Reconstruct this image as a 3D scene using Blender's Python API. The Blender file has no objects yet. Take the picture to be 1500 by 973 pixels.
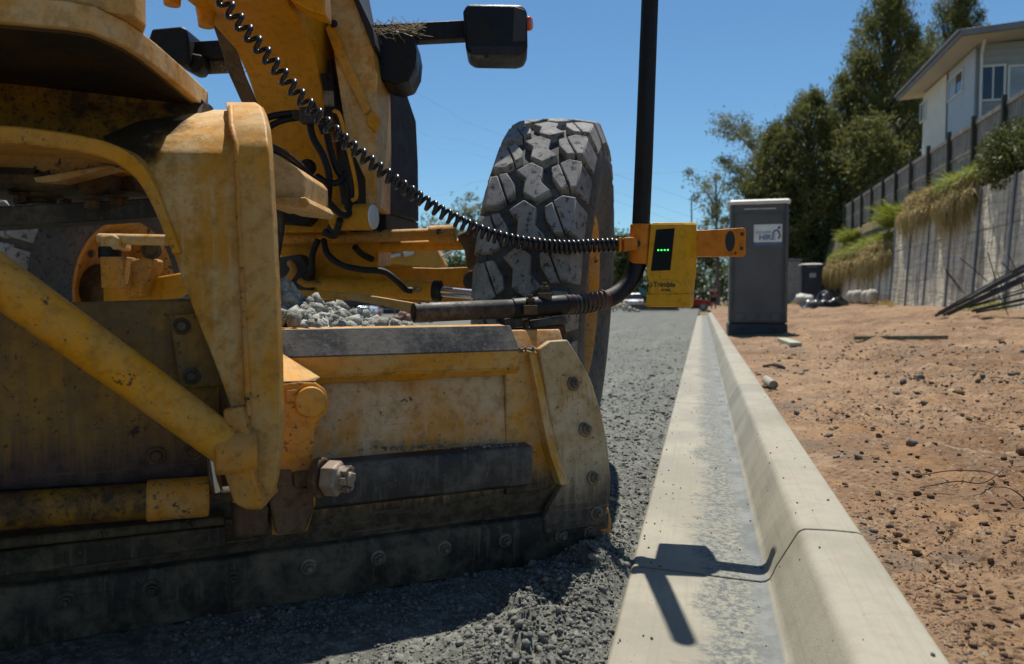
import bpy, bmesh, math, random
import numpy as np
from mathutils import Vector, Matrix, Quaternion
from math import sin, cos, tan, pi, radians, atan, atan2, sqrt

random.seed(7); rng = np.random.default_rng(7)
C = bpy.context.scene.collection
SC = bpy.context.scene

# ------------------------------------------------------------------ camera, sky, sun, exposure
CAM_H = 0.80; FPX = 1083.0; PITCH = -atan((486.5 - 437.0) / FPX)
cd = bpy.data.cameras.new('camera'); cam = bpy.data.objects.new('camera', cd); C.objects.link(cam)
cam.location = (0, 0, CAM_H); cam.rotation_euler = (pi / 2 + PITCH, 0, 0)
cd.sensor_width = 36; cd.lens = 36 * FPX / 1500; cd.clip_start = 0.02; cd.clip_end = 3000
cd.dof.use_dof = True; cd.dof.focus_distance = 2.35; cd.dof.aperture_fstop = 3.4
SC.camera = cam

SUN_EL = radians(65); SUN_AZ = radians(5)          # azimuth from +Y towards +X
w = bpy.data.worlds.new('World'); SC.world = w; w.use_nodes = True
nt = w.node_tree; bg = nt.nodes['Background']
sky = nt.nodes.new('ShaderNodeTexSky'); sky.sky_type = 'NISHITA'; sky.sun_disc = False
sky.sun_elevation = SUN_EL; sky.sun_rotation = SUN_AZ
sky.air_density = 1.0; sky.dust_density = 0.0; sky.ozone_density = 5.0
tint = nt.nodes.new('ShaderNodeMix'); tint.data_type = 'RGBA'; tint.blend_type = 'MULTIPLY'; tint.inputs[0].default_value = 1; tint.inputs[7].default_value = (.80, 1.02, 1.06, 1)
nt.links.new(sky.outputs[0], tint.inputs[6]); nt.links.new(tint.outputs[2], bg.inputs[0]); bg.inputs[1].default_value = 0.080
sl = bpy.data.lights.new('sun', 'SUN'); sl.energy = 5.0; sl.angle = radians(0.53); sl.color = (1, 0.95, 0.86)
so = bpy.data.objects.new('sun', sl); C.objects.link(so)
sdir = Vector((sin(SUN_AZ) * cos(SUN_EL), cos(SUN_AZ) * cos(SUN_EL), sin(SUN_EL)))
so.rotation_euler = sdir.to_track_quat('Z', 'Y').to_euler()
so.location = sdir * 30
vs = SC.view_settings
vs.view_transform = 'Standard'; vs.look = 'None'; vs.gamma = 1; vs.exposure = 0.26; vs.use_curve_mapping = False

# ------------------------------------------------------------------ measuring helpers
def ray(u, v):
    xc = (u - 750) / FPX; zc = (486.5 - v) / FPX
    y = cos(PITCH) - zc * sin(PITCH); z = sin(PITCH) + zc * cos(PITCH)
    return Vector((xc / y, 1, z / y))
def P(u, v, y):
    r = ray(u, v); return Vector((r.x * y, y, CAM_H + r.z * y))
def PL(u, v, p0, n):
    r = ray(u, v); o = Vector((0, 0, CAM_H))
    return o + r * ((p0 - o).dot(n) / r.dot(n))
PSI = radians(14.40)
H = Vector((sin(PSI), cos(PSI), 0)); R_ = Vector((cos(PSI), -sin(PSI), 0)); UP = Vector((0, 0, 1))
def K(s, t, z=0.0): return H * s + R_ * t + UP * z          # street frame: along the kerb, across it, height
def inK(p): return p.dot(H), p.dot(R_)
BO = Vector((-1.2, 1.74, 0)); BD = Vector((0.9128, 0.4084, 0)).normalized(); BN = Vector((BD.y, -BD.x, 0))
def B(a, n, z): return BO + BD * a + BN * n + UP * z        # blade frame: along the blade, out of its back, height
def Bp(u, v, n): return PL(u, v, BO + BN * n, BN)

# ------------------------------------------------------------------ mesh builder
class MB:
    def __init__(s): s.v = []; s.f = []
    def add(s, vs_, fs):
        k = len(s.v); s.v += [tuple(x) for x in vs_]; s.f += [tuple(i + k for i in f) for f in fs]
        return s
    def prism(s, pts, ext, top=None):
        n = len(pts); b = [Vector(p) + Vector(ext) for p in pts] if top is None else top
        # orientation: pts seen from the front; fix normals later
        return s.add(list(pts) + list(b), [tuple(range(n)), tuple(range(2 * n - 1, n - 1, -1))] +
                     [(i, i + n, (i + 1) % n + n, (i + 1) % n) for i in range(n)])
    def box(s, c, sx, sy, sz, ax=None, ay=None, az=None):
        ax = ax or Vector((1, 0, 0)); ay = ay or Vector((0, 1, 0)); az = az or UP
        c = Vector(c); q = [c + ax * (sx * i / 2) + ay * (sy * j / 2) + az * (sz * k / 2) for k in (-1, 1) for i, j in ((-1, -1), (1, -1), (1, 1), (-1, 1))]
        return s.add(q, [(3, 2, 1, 0), (4, 5, 6, 7), (0, 1, 5, 4), (1, 2, 6, 5), (2, 3, 7, 6), (3, 0, 4, 7)])
    def tube(s, pts, rad, seg=12, cap=True, sq=None):
        pts = [Vector(p) for p in pts]; n = len(pts)
        if not hasattr(rad, '__len__'): rad = [rad] * n
        t0 = (pts[1] - pts[0]).normalized()
        a = t0.orthogonal().normalized() if abs(t0.z) > .9 else t0.cross(UP).normalized()
        vv = []
        for i in range(n):
            t = (pts[min(i + 1, n - 1)] - pts[max(i - 1, 0)])
            if t.length < 1e-9: t = t0
            t.normalize(); a = (a - t * a.dot(t)).normalized(); b = t.cross(a)
            for k in range(seg):
                g = 2 * pi * k / seg
                vv.append(pts[i] + (a * cos(g) + b * sin(g)) * rad[i])
        ff = [(i * seg + k, i * seg + (k + 1) % seg, (i + 1) * seg + (k + 1) % seg, (i + 1) * seg + k) for i in range(n - 1) for k in range(seg)]
        if cap: ff += [tuple(range(seg - 1, -1, -1)), tuple((n - 1) * seg + k for k in range(seg))]
        return s.add(vv, ff)
    def lathe(s, o, ax, prof, seg=32, closed=False):
        """prof: (distance along axis, radius)"""
        o = Vector(o); ax = Vector(ax).normalized(); a = ax.orthogonal().normalized(); b = ax.cross(a)
        vv = [o + ax * h + (a * cos(2 * pi * k / seg) + b * sin(2 * pi * k / seg)) * r for h, r in prof for k in range(seg)]
        n = len(prof)
        ff = [(i * seg + k, i * seg + (k + 1) % seg, (i + 1) * seg + (k + 1) % seg, (i + 1) * seg + k) for i in range(n - 1) for k in range(seg)]
        if not closed: ff += [tuple(range(seg - 1, -1, -1)), tuple((n - 1) * seg + k for k in range(seg))]
        return s.add(vv, ff)
    def loft(s, rings, cap=True):
        n = len(rings[0]); vv = [p for r in rings for p in r]
        ff = [(i * n + k, i * n + (k + 1) % n, (i + 1) * n + (k + 1) % n, (i + 1) * n + k) for i in range(len(rings) - 1) for k in range(n)]
        if cap: ff += [tuple(range(n - 1, -1, -1)), tuple((len(rings) - 1) * n + k for k in range(n))]
        return s.add(vv, ff)
    def build(s, name, mat, parent=None, bevel=0.0, smooth=35, seg=2, fix=True):
        me = bpy.data.meshes.new(name); me.from_pydata(s.v, [], s.f)
        if fix:
            bm = bmesh.new(); bm.from_mesh(me); bmesh.ops.recalc_face_normals(bm, faces=bm.faces); bm.to_mesh(me); bm.free()
        return link(name, me, mat, parent, bevel, smooth, seg)

def link(name, me, mat, parent=None, bevel=0.0, smooth=35, seg=2):
    me.materials.append(mat)
    if smooth:
        me.polygons.foreach_set('use_smooth', [True] * len(me.polygons))
        me.set_sharp_from_angle(angle=radians(smooth))
    o = bpy.data.objects.new(name, me); C.objects.link(o)
    if parent is not None:
        o.parent = parent
        if parent.type == 'EMPTY': o.location = -parent.location
    if bevel:
        m = o.modifiers.new('bevel', 'BEVEL'); m.width = bevel; m.segments = seg; m.limit_method = 'ANGLE'; m.angle_limit = radians(35)
        m.harden_normals = False
    return o
def npmesh(name, verts, faces, mat, parent=None, smooth=0):
    """faces: int array (n,3) or (n,4)"""
    me = bpy.data.meshes.new(name); verts = np.asarray(verts, np.float32); faces = np.asarray(faces, np.int32)
    me.vertices.add(len(verts)); me.vertices.foreach_set('co', verts.ravel())
    k = faces.shape[1]; me.loops.add(faces.size); me.loops.foreach_set('vertex_index', faces.ravel())
    me.polygons.add(len(faces)); me.polygons.foreach_set('loop_start', np.arange(0, faces.size, k, dtype=np.int32))
    me.update(calc_edges=True); me.validate()
    return link(name, me, mat, parent, 0, smooth)
def tag(o, label, cat, group=None, kind=None):
    o['label'] = label; o['category'] = cat
    if group: o['group'] = group
    if kind: o['kind'] = kind
    return o
def thing(name, label, cat, loc=(0, 0, 0), group=None):
    o = bpy.data.objects.new(name, None); o.empty_display_size = .1; C.objects.link(o); o.location = loc
    return tag(o, label, cat, group)
def structure(o, kind='structure'): o['kind'] = kind; return o
def copy_tree(o, parent=None):
    c = o.copy(); C.objects.link(c)
    if parent is not None: c.parent = parent
    for ch in list(o.children): copy_tree(ch, c)
    return c
def spline(pts, n=8):
    """Catmull-Rom through points"""
    pts = [Vector(p) for p in pts]; q = [pts[0] * 2 - pts[1]] + pts + [pts[-1] * 2 - pts[-2]]; out = []
    for i in range(1, len(q) - 2):
        p0, p1, p2, p3 = q[i - 1:i + 3]
        for j in range(n):
            t = j / n
            out.append(.5 * ((2 * p1) + (p2 - p0) * t + (2 * p0 - 5 * p1 + 4 * p2 - p3) * t * t + (3 * p1 - p0 - 3 * p2 + p3) * t ** 3))
    return out + [pts[-1]]
def interp(xs, ys, x): return float(np.interp(x, xs, ys))
def bolt_mb(p, n, r=.012, h=.014, washer=True, twist=0.):
    n = Vector(n).normalized(); m = MB(); p = Vector(p)
    a = n.orthogonal().normalized(); b = n.cross(a)
    if washer: m.lathe(p - n * .002, n, [(0, r * 1.55), (.004, r * 1.55), (.006, r * 1.35)], 20)
    hexa = lambda z, q: [p + n * z + (a * cos(twist + k * pi / 3) + b * sin(twist + k * pi / 3)) * q for k in range(6)]
    m.loft([hexa(.003, r), hexa(.003 + h * .8, r), hexa(.003 + h, r * .82)])
    return m
def bolt_stud(p, n, r=.011):
    m = bolt_mb(p, n, r, .013, True, random.random()); n = Vector(n).normalized()
    m.lathe(Vector(p) + n * .012, n, [(0, r * .55), (.014, r * .55), (.016, r * .45)], 12)
    return m

# value noise
_T = rng.random((256, 256))
def vnoise(x, y):
    xi = np.floor(x).astype(int); yi = np.floor(y).astype(int); fx = x - xi; fy = y - yi
    fx = fx * fx * (3 - 2 * fx); fy = fy * fy * (3 - 2 * fy)
    g = lambda i, j: _T[(xi + i) & 255, (yi + j) & 255]
    return (g(0, 0) * (1 - fx) + g(1, 0) * fx) * (1 - fy) + (g(0, 1) * (1 - fx) + g(1, 1) * fx) * fy - .5
def fbm(x, y, o=4, g=.5):
    s = 0; a = 1; f = 1
    for i in range(o): s = s + a * vnoise(x * f + 17.3 * i, y * f + 9.1 * i); a *= g; f *= 2.03
    return s

# ------------------------------------------------------------------ materials
class NG:
    def __init__(s, name):
        s.m = bpy.data.materials.new(name); s.m.use_nodes = True; s.t = s.m.node_tree; s.b = s.t.nodes['Principled BSDF']
        s.tc = s.new('ShaderNodeTexCoord'); s.geo = s.new('ShaderNodeNewGeometry')
        s.pos = s.geo.outputs['Position']
    def new(s, t, **k):
        n = s.t.nodes.new(t)
        for a, b in k.items(): setattr(n, a, b)
        return n
    def L(s, a, b): s.t.links.new(a, b)
    def put(s, inp, v):
        if isinstance(v, bpy.types.NodeSocket): s.L(v, inp)
        elif isinstance(v, (tuple, list)): inp.default_value = (*v, 1) if len(v) == 3 and inp.type == 'RGBA' else v
        else: inp.default_value = v
    def scale(s, v, sc, rot=(0, 0, 0)):
        n = s.new('ShaderNodeMapping'); s.put(n.inputs[0], v); n.inputs['Scale'].default_value = sc; n.inputs['Rotation'].default_value = rot; return n.outputs[0]
    def frame(s, d1, d2, a, b, c):
        n = s.new('ShaderNodeCombineXYZ'); s.L(s.math('MULTIPLY', s.dot(tuple(d1)), a), n.inputs[0]); s.L(s.math('MULTIPLY', s.dot(tuple(d2)), b), n.inputs[1]); s.L(s.math('MULTIPLY', s.z(), c), n.inputs[2]); return n.outputs[0]
    def noise(s, sc, det=6, ro=.55, vec=None, dist=0):
        n = s.new('ShaderNodeTexNoise'); s.put(n.inputs['Vector'], vec or s.pos); n.inputs['Scale'].default_value = sc
        n.inputs['Detail'].default_value = det; n.inputs['Roughness'].default_value = ro; n.inputs['Distortion'].default_value = dist
        return n.outputs[0]
    def vor(s, sc, vec=None, feat='F1', out=0, rnd=1):
        n = s.new('ShaderNodeTexVoronoi', feature=feat); s.put(n.inputs['Vector'], vec or s.pos); n.inputs['Scale'].default_value = sc
        n.inputs['Randomness'].default_value = rnd
        return n.outputs[out]
    def ramp(s, f, lo, hi, a=0., b=1.):
        n = s.new('ShaderNodeMapRange'); n.interpolation_type = 'SMOOTHSTEP'
        for i, v in enumerate((f, lo, hi, a, b)): s.put(n.inputs[i], v)
        return n.outputs[0]
    def mix(s, f, a, b, mode='MIX'):
        n = s.new('ShaderNodeMix', data_type='RGBA', blend_type=mode); s.put(n.inputs[0], f); s.put(n.inputs[6], a); s.put(n.inputs[7], b); return n.outputs[2]
    def math(s, op, a, b=0.):
        n = s.new('ShaderNodeMath', operation=op); s.put(n.inputs[0], a); s.put(n.inputs[1], b); return n.outputs[0]
    def dot(s, v):
        n = s.new('ShaderNodeVectorMath', operation='DOT_PRODUCT'); s.put(n.inputs[0], s.pos); n.inputs[1].default_value = v; return n.outputs['Value']
    def z(s):
        n = s.new('ShaderNodeSeparateXYZ'); s.L(s.pos, n.inputs[0]); return n.outputs[2]
    def bump(s, h, st=.3, d=.01, prev=None):
        n = s.new('ShaderNodeBump'); s.put(n.inputs['Height'], h); n.inputs['Strength'].default_value = st; n.inputs['Distance'].default_value = d
        if prev: s.L(prev, n.inputs['Normal'])
        return n.outputs[0]
    def out(s, col, rough=.6, normal=None, metal=0., spec=.5):
        s.put(s.b.inputs['Base Color'], col); s.put(s.b.inputs['Roughness'], rough); s.put(s.b.inputs['Metallic'], metal)
        s.b.inputs['Specular IOR Level'].default_value = spec
        if normal: s.L(normal, s.b.inputs['Normal'])
        return s.m

def paint(name, base, dust=(.30, .235, .15), dust_amt=.5, chip=(.045, .032, .024), chip_amt=.3, rough=.45, rust_low=None, grease_shade=None, chipscale=9):
    g = NG(name)
    nb_ = g.noise(2.3, 6, .6); n1 = g.noise(6.5, 9, .68); n2 = g.noise(chipscale, 11, .70); n3 = g.noise(85, 5, .6); n4 = g.noise(30, 8, .72)
    vertical = g.noise(1, 7, .68, g.scale(g.pos, (55, 55, 3.2)))
    along = g.noise(1, 7, .7, g.frame(BD, BN, 3.5, 60, 90))
    c = g.mix(g.ramp(nb_, .40, .62, 0, .30), base, tuple(x * .62 for x in base))
    c = g.mix(g.ramp(n1, .40, .62, 0, dust_amt), c, dust)
    c = g.mix(g.ramp(vertical, .50, .66, 0, dust_amt * .75), c, tuple(x * .85 for x in dust))
    c = g.mix(g.ramp(n4, .46, .66, 0, .5), c, tuple(x * .42 for x in base))
    # fine scratches along the board and rubbed spots
    c = g.mix(g.ramp(along, .58, .70, 0, .45 * min(1, chip_amt * 2)), c, tuple(x * .4 + .01 for x in base))
    hi = .69 - .085 * chip_amt
    m = g.ramp(n2, hi, hi + .02)
    if chip_amt >= .2:
        bv = g.new('ShaderNodeBevel'); bv.samples = 4; bv.inputs[0].default_value = .007
        dn = g.new('ShaderNodeVectorMath', operation='DOT_PRODUCT'); g.L(bv.outputs[0], dn.inputs[0]); g.L(g.geo.outputs['Normal'], dn.inputs[1])
        ed = g.ramp(g.math('ADD', g.math('SUBTRACT', 1., dn.outputs['Value']), g.math('MULTIPLY', g.math('SUBTRACT', n4, .5), .30)), .05, .12)
        m = g.math('MAXIMUM', m, g.math('MULTIPLY', ed, .8))
    hs = .70 - .10 * chip_amt
    speck = g.ramp(n3, hs, hs + .03, 0, .8 if chip_amt > 0 else 0)
    c = g.mix(speck, c, tuple(x * 1.4 for x in chip))
    if chip_amt > 0: c = g.mix(m, c, chip)
    ro = g.ramp(n1, .35, .65, rough, min(1, rough + .3))
    if rust_low:                                   # worn dark towards a height, ragged by noise: (z full, z none, colour)
        z0, z1, col = rust_low
        v2 = g.noise(1, 8, .72, g.scale(g.pos, (45, 45, 4.)))
        rag = g.math('ADD', g.z(), g.math('MULTIPLY', g.math('SUBTRACT', v2, .5), 1.0 * (z1 - z0) + .06))
        rag = g.math('ADD', rag, g.math('MULTIPLY', g.math('SUBTRACT', n1, .5), .8 * (z1 - z0)))
        k = g.ramp(rag, z0, z1, 1, 0)
        dk = g.mix(g.ramp(n4, .40, .62), col, tuple(x * 2.4 for x in col))
        dk = g.mix(g.ramp(along, .56, .66, 0, .8), dk, tuple(x * 3.6 for x in col))
        c = g.mix(k, c, dk)
    if grease_shade:                                      # grease patch with the rim plate's shade painted in: x below, z above
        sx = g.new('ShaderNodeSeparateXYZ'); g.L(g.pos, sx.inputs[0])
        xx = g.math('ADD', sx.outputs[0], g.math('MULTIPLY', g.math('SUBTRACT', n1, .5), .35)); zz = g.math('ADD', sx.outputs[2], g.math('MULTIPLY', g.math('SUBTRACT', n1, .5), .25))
        k = g.math('MULTIPLY', g.ramp(xx, grease_shade[0] - .04, grease_shade[0] + .03, 1, 0), g.ramp(zz, grease_shade[1] - .03, grease_shade[1] + .06))
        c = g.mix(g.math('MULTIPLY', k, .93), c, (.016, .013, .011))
    nb = g.bump(n3, .18, .004); nb = g.bump(m, -.3, .002, nb); nb = g.bump(n4, .18, .006, nb); nb = g.bump(along, .08, .004, nb)
    return g.out(c, ro, nb, 0, .28)

YEL = (.43, .225, .022)
M_yel = paint('grader yellow paint', (0.651, 0.285, 0.010), dust=(.46, .30, .10), dust_amt=.50, chip_amt=.62)
M_yel_clean = paint('frame yellow paint', (0.630, 0.271, 0.004), dust=(.42, .25, .05), dust_amt=.30, chip_amt=.0, rough=.35)
M_yel_dusty = paint('dusty yellow paint', (0.567, 0.266, 0.024), dust=(.50, .34, .15), dust_amt=.75, chip_amt=.30)
M_yel_worn = paint('worn yellow paint', (0.578, 0.242, 0.018), dust=(.36, .25, .12), dust_amt=.55, chip_amt=.95, rough=.5, chipscale=13)
M_beige = paint('dust coated side paint', (0.567, 0.275, 0.035), dust=(.62, .46, .25), dust_amt=.8, chip_amt=.10, rough=.45)
M_arm = paint('arm paint', (0.546, 0.258, 0.025), dust=(.62, .46, .24), dust_amt=.8, chip=(.05, .033, .02), chip_amt=.22, grease_shade=(-.80, 1.03))
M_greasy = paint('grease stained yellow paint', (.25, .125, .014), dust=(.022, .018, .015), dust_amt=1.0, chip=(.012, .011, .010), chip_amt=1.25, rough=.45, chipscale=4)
M_under = paint('greasy and shaded plate underside', (.045, .03, .014), dust=(.014, .012, .010), dust_amt=1.0, chip=(.16, .09, .02), chip_amt=.5, rough=.55, chipscale=4)
M_blade = paint('moldboard paint', (0.525, 0.252, 0.055), dust=(.54, .42, .27), dust_amt=.8, chip=(.05, .033, .026), chip_amt=.55, rust_low=(.20, .26, (.040, .031, .021)), chipscale=8)
M_carrier = paint('carrier plate paint', (.29, .15, .016), dust=(.15, .10, .05), dust_amt=.85, chip=(.03, .017, .013), chip_amt=.75, rust_low=(.40, .56, (.026, .015, .013)), chipscale=9)
M_end = paint('end plate paint', (.44, .295, .14), dust=(.52, .41, .26), dust_amt=.9, chip=(.05, .045, .038), chip_amt=.75, chipscale=7, rust_low=(.12, .36, (.05, .04, .03)))
M_cap = paint('end cap paint', (0.588, 0.266, 0.030), dust=(.48, .34, .17), dust_amt=.75, chip=(.05, .035, .025), chip_amt=.7, chipscale=9, rust_low=(.22, .33, (.03, .022, .016)))
M_rust = paint('rusty brown steel', (.085, .045, .022), dust=(.17, .12, .075), dust_amt=.6, chip=(.025, .018, .013), chip_amt=.8, rough=.7)
M_grime = paint('grimy steel', (.06, .045, .028), dust=(.20, .15, .09), dust_amt=.5, chip=(.015, .013, .011), chip_amt=.8, rough=.65)
M_wear = paint('scratched dark steel', (.030, .029, .030), dust=(.13, .118, .10), dust_amt=.9, chip=(.12, .10, .085), chip_amt=.5, rough=.40)
M_edge = paint('cutting edge steel', (.035, .029, .022), dust=(.15, .118, .078), dust_amt=.95, chip=(.10, .075, .045), chip_amt=.45, rough=.55)
M_black = paint('black paint', (.006, .0065, .008), dust=(.035, .03, .025), dust_amt=.3, chip=(.05, .032, .02), chip_amt=.25, rough=.36)
M_panel = paint('charcoal panel', (.020, .024, .031), dust=(.05, .05, .05), dust_amt=.35, chip_amt=0., rough=.5)
M_hose = paint('black hose rubber', (.008, .008, .010), dust=(.04, .036, .03), dust_amt=.35, chip_amt=0., rough=.42)
M_bolt = paint('bolt steel', (.15, .115, .085), dust=(.30, .24, .16), dust_amt=.6, chip=(.05, .035, .025), chip_amt=.6, rough=.5)
M_nut = paint('bright nut steel', (.30, .235, .18), dust=(.38, .31, .23), dust_amt=.6, chip=(.07, .045, .03), chip_amt=.7, rough=.4)
M_pipe = paint('scuffed galvanised pipe', (.12, .105, .09), dust=(.03, .027, .024), dust_amt=1.0, chip=(.015, .014, .013), chip_amt=1.2, rough=.42)
M_orange = paint('orange paint', (.62, .20, .008), dust=(.5, .19, .02), dust_amt=.3, chip_amt=.0, rough=.4)
M_recv = paint('yellow plastic', (.60, .31, .004), dust=(.50, .27, .02), dust_amt=.3, chip_amt=.0, rough=.38)

def simple(name, col, rough=.5, metal=0., var=.25, sc=6, bump=0., bsc=80, spec=.5):
    g = NG(name); n = g.noise(sc, 6, .6)
    c = g.mix(g.ramp(n, .3, .7), tuple(x * (1 - var) for x in col), tuple(min(1, x * (1 + var)) for x in col))
    return g.out(c, rough, g.bump(g.noise(bsc, 4), bump, .01) if bump else None, metal, spec)
M_chrome = simple('chrome rod', (.55, .55, .57), .18, 1, .1)
M_screen = simple('dark screen', (.003, .003, .003), .35, 0, 0, 6, 0, 80, .15)
M_txt = simple('black print', (.012, .011, .012), .5)
M_white = simple('white plastic', (.72, .72, .68), .45, 0, .08)
M_coil = simple('coil cable jacket', (.009, .009, .011), .30, 0, .2)
M_straw = simple('dry straw', (.30, .22, .11), .8, 0, .4, 40)
M_plate = simple('number plate metal', (.30, .29, .26), .45, .3, .2, 20)
M_amber = simple('red lens', (.55, .09, .03), .2)
g = NG('green led'); g.b.inputs['Emission Color'].default_value = (.05, 1, .12, 1); g.b.inputs['Emission Strength'].default_value = 1.6; M_led = g.out((.02, .4, .05), .3)

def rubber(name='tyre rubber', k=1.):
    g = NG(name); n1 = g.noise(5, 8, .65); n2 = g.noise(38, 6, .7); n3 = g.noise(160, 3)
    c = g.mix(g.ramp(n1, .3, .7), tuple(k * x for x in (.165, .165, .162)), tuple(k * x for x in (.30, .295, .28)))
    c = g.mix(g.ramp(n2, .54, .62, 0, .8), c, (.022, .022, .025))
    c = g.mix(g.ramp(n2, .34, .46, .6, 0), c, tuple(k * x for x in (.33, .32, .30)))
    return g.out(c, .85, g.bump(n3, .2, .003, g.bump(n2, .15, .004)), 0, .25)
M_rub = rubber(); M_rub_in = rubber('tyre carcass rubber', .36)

def concrete():
    g = NG('kerb concrete'); t = g.dot(tuple(R_)); s = g.dot(tuple(H))
    n1 = g.noise(2.2, 8, .6); n2 = g.noise(22, 7, .65); n3 = g.noise(220, 3, .6)
    across = g.noise(1, 8, .7, g.frame(H, R_, 20, 7, 2), .4)
    c = g.mix(g.ramp(n1, .38, .62), (.250, .232, .180), (.340, .318, .250))
    c = g.mix(g.ramp(n2, .44, .66, 0, .5), c, (.31, .26, .19))
    trow = g.noise(1, 6, .65, g.frame(H, R_, 1.1, 80, 80))
    c = g.mix(g.ramp(trow, .48, .66, 0, .22), c, (.20, .18, .13))
    # slurry stain along the invert of the gutter, ragged on its road side
    edge = g.math('ADD', t, g.math('MULTIPLY', g.math('SUBTRACT', across, .5), .22))
    edge = g.math('ADD', edge, g.math('MULTIPLY', g.math('SUBTRACT', n1, .5), .13))
    patch = g.noise(3.4, 9, .72)
    edge = g.math('ADD', edge, g.math('MULTIPLY', g.math('SUBTRACT', patch, .5), .42))
    st = g.math('MULTIPLY', g.ramp(edge, -.045, .05), g.ramp(t, .183, .196, 1, 0))
    spk = g.noise(60, 6, .75)
    stc = g.mix(g.ramp(spk, .40, .62), (.060, .080, .086), (.26, .25, .20))
    stc = g.mix(g.ramp(g.math('ADD', t, g.math('MULTIPLY', g.math('SUBTRACT', n2, .5), .16)), .115, .165), stc, g.mix(g.ramp(patch, .42, .58), (.095, .115, .12), (.185, .20, .20)))
    c = g.mix(g.math('MULTIPLY', st, .85), c, stc)
    # grit and pinholes
    d = g.vor(55); pin = g.ramp(d, .07, .11, 1, 0); msk = g.ramp(g.noise(9, 4), .50, .62)
    c = g.mix(g.math('MULTIPLY', pin, msk), c, (.035, .033, .03))
    c = g.mix(g.ramp(g.noise(5, 6, .7), .66, .72, 0, .5), c, (.36, .20, .08))
    b = g.bump(n3, .30, .004); b = g.bump(n2, .22, .006, b); b = g.bump(across, .04, .004, b); b = g.bump(trow, .12, .004, b)
    return g.out(c, g.ramp(n1, .3, .7, .62, .85), b, 0, .35)
M_conc = concrete()

def gravel_mat(name, a=(.075, .078, .066), b=(.20, .203, .172), dark=(.055, .055, .048), far=False):
    g = NG(name); n1 = g.noise(1.1, 6, .6); vd = g.vor(95); vc = g.vor(95, out=1); v2 = g.vor(38); n2 = g.noise(300, 3)
    sep = g.new('ShaderNodeSeparateColor'); g.L(vc, sep.inputs[0])
    c = g.mix(g.ramp(sep.outputs[0], .1, .9), a, b)
    c = g.mix(g.ramp(vd, .35, .62, 0, .75), c, dark)
    c = g.mix(g.ramp(n1, .35, .7, 0, .5), c, b)
    # tracks rolled along the street
    tr = g.noise(1, 5, .6, g.frame(H, R_, .16, 3.2, 1))
    sep2 = g.new('ShaderNodeSeparateColor'); g.L(g.vor(55, out=1), sep2.inputs[0]); c = g.mix(g.ramp(sep2.outputs[0], .55, .75, 0, .30), c, tuple(x * 1.3 for x in b)); c = g.mix(g.ramp(sep2.outputs[1], .60, .75, 0, .6), c, dark)
    c = g.mix(g.ramp(tr, .50, .66, 0, .22), c, tuple(x * 1.25 for x in b)); c = g.mix(g.ramp(g.noise(14, 8, .75), .50, .60, 0, .6), c, dark)
    bb = g.bump(vd, -.8, .008); bb = g.bump(v2, -.5, .012, bb); bb = g.bump(n2, .3, .002, bb)
    return g.out(c, .85, bb, 0, .3)
M_grav = gravel_mat('crushed rock')
M_stone = simple('grey stone', (.155, .158, .137), .85, 0, .45, 45, .5, 160, .3)

M_heap = simple('dusty crushed rock', (.31, .31, .275), .9, 0, .4, 30, .6, 140, .2)
def dirt_mat():
    g = NG('bare earth'); n1 = g.noise(.55, 8, .62); n2 = g.noise(5, 8, .68); n3 = g.noise(42, 6, .7); vc = g.vor(46, out=1); vd = g.vor(46)
    c = g.mix(g.ramp(n1, .40, .60), (.175, .100, .052), (.335, .215, .122))
    c = g.mix(g.ramp(n2, .44, .60, 0, .8), c, (.24, .15, .088))
    c = g.mix(g.ramp(n3, .50, .62, 0, .85), c, (.075, .042, .024))
    sep = g.new('ShaderNodeSeparateColor'); g.L(vc, sep.inputs[0])
    c = g.mix(g.math('MULTIPLY', g.ramp(sep.outputs[0], .80, .84), g.ramp(vd, .28, .36, .8, 0)), c, (.30, .265, .21))
    c = g.mix(g.ramp(g.noise(1.6, 8, .75), .54, .62, 0, .65), c, (.145, .115, .088)); c = g.mix(g.ramp(g.noise(3.7, 7, .7), .53, .60, 0, .35), c, (.38, .215, .095)); c = g.mix(g.ramp(g.noise(2.6, 9, .78), .55, .61, 0, .55), c, (.40, .285, .18))
    b = g.bump(n3, .9, .016); b = g.bump(vd, -.5, .010, b); b = g.bump(n2, .5, .03, b)
    return g.out(c, .92, b, 0, .2)
M_dirt = dirt_mat()
def clod_mat():
    g = NG('earth clods'); n = g.noise(18, 5, .6); n2 = g.noise(2.3, 4)
    c = g.mix(g.ramp(n, .3, .7), (.10, .060, .034), (.25, .158, .092)); c = g.mix(g.ramp(n2, .5, .62), c, (.15, .14, .125))
    return g.out(c, .92, g.bump(g.noise(90, 5), .6, .006), 0, .2)
M_clod = clod_mat()
M_ground = simple('scrub ground', (.17, .135, .08), .95, 0, .4, .15, .3, 3, .2)
M_bank = simple('grassy bank soil', (.15, .12, .06), .95, 0, .4, 1.5, .5, 8, .2)

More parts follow.
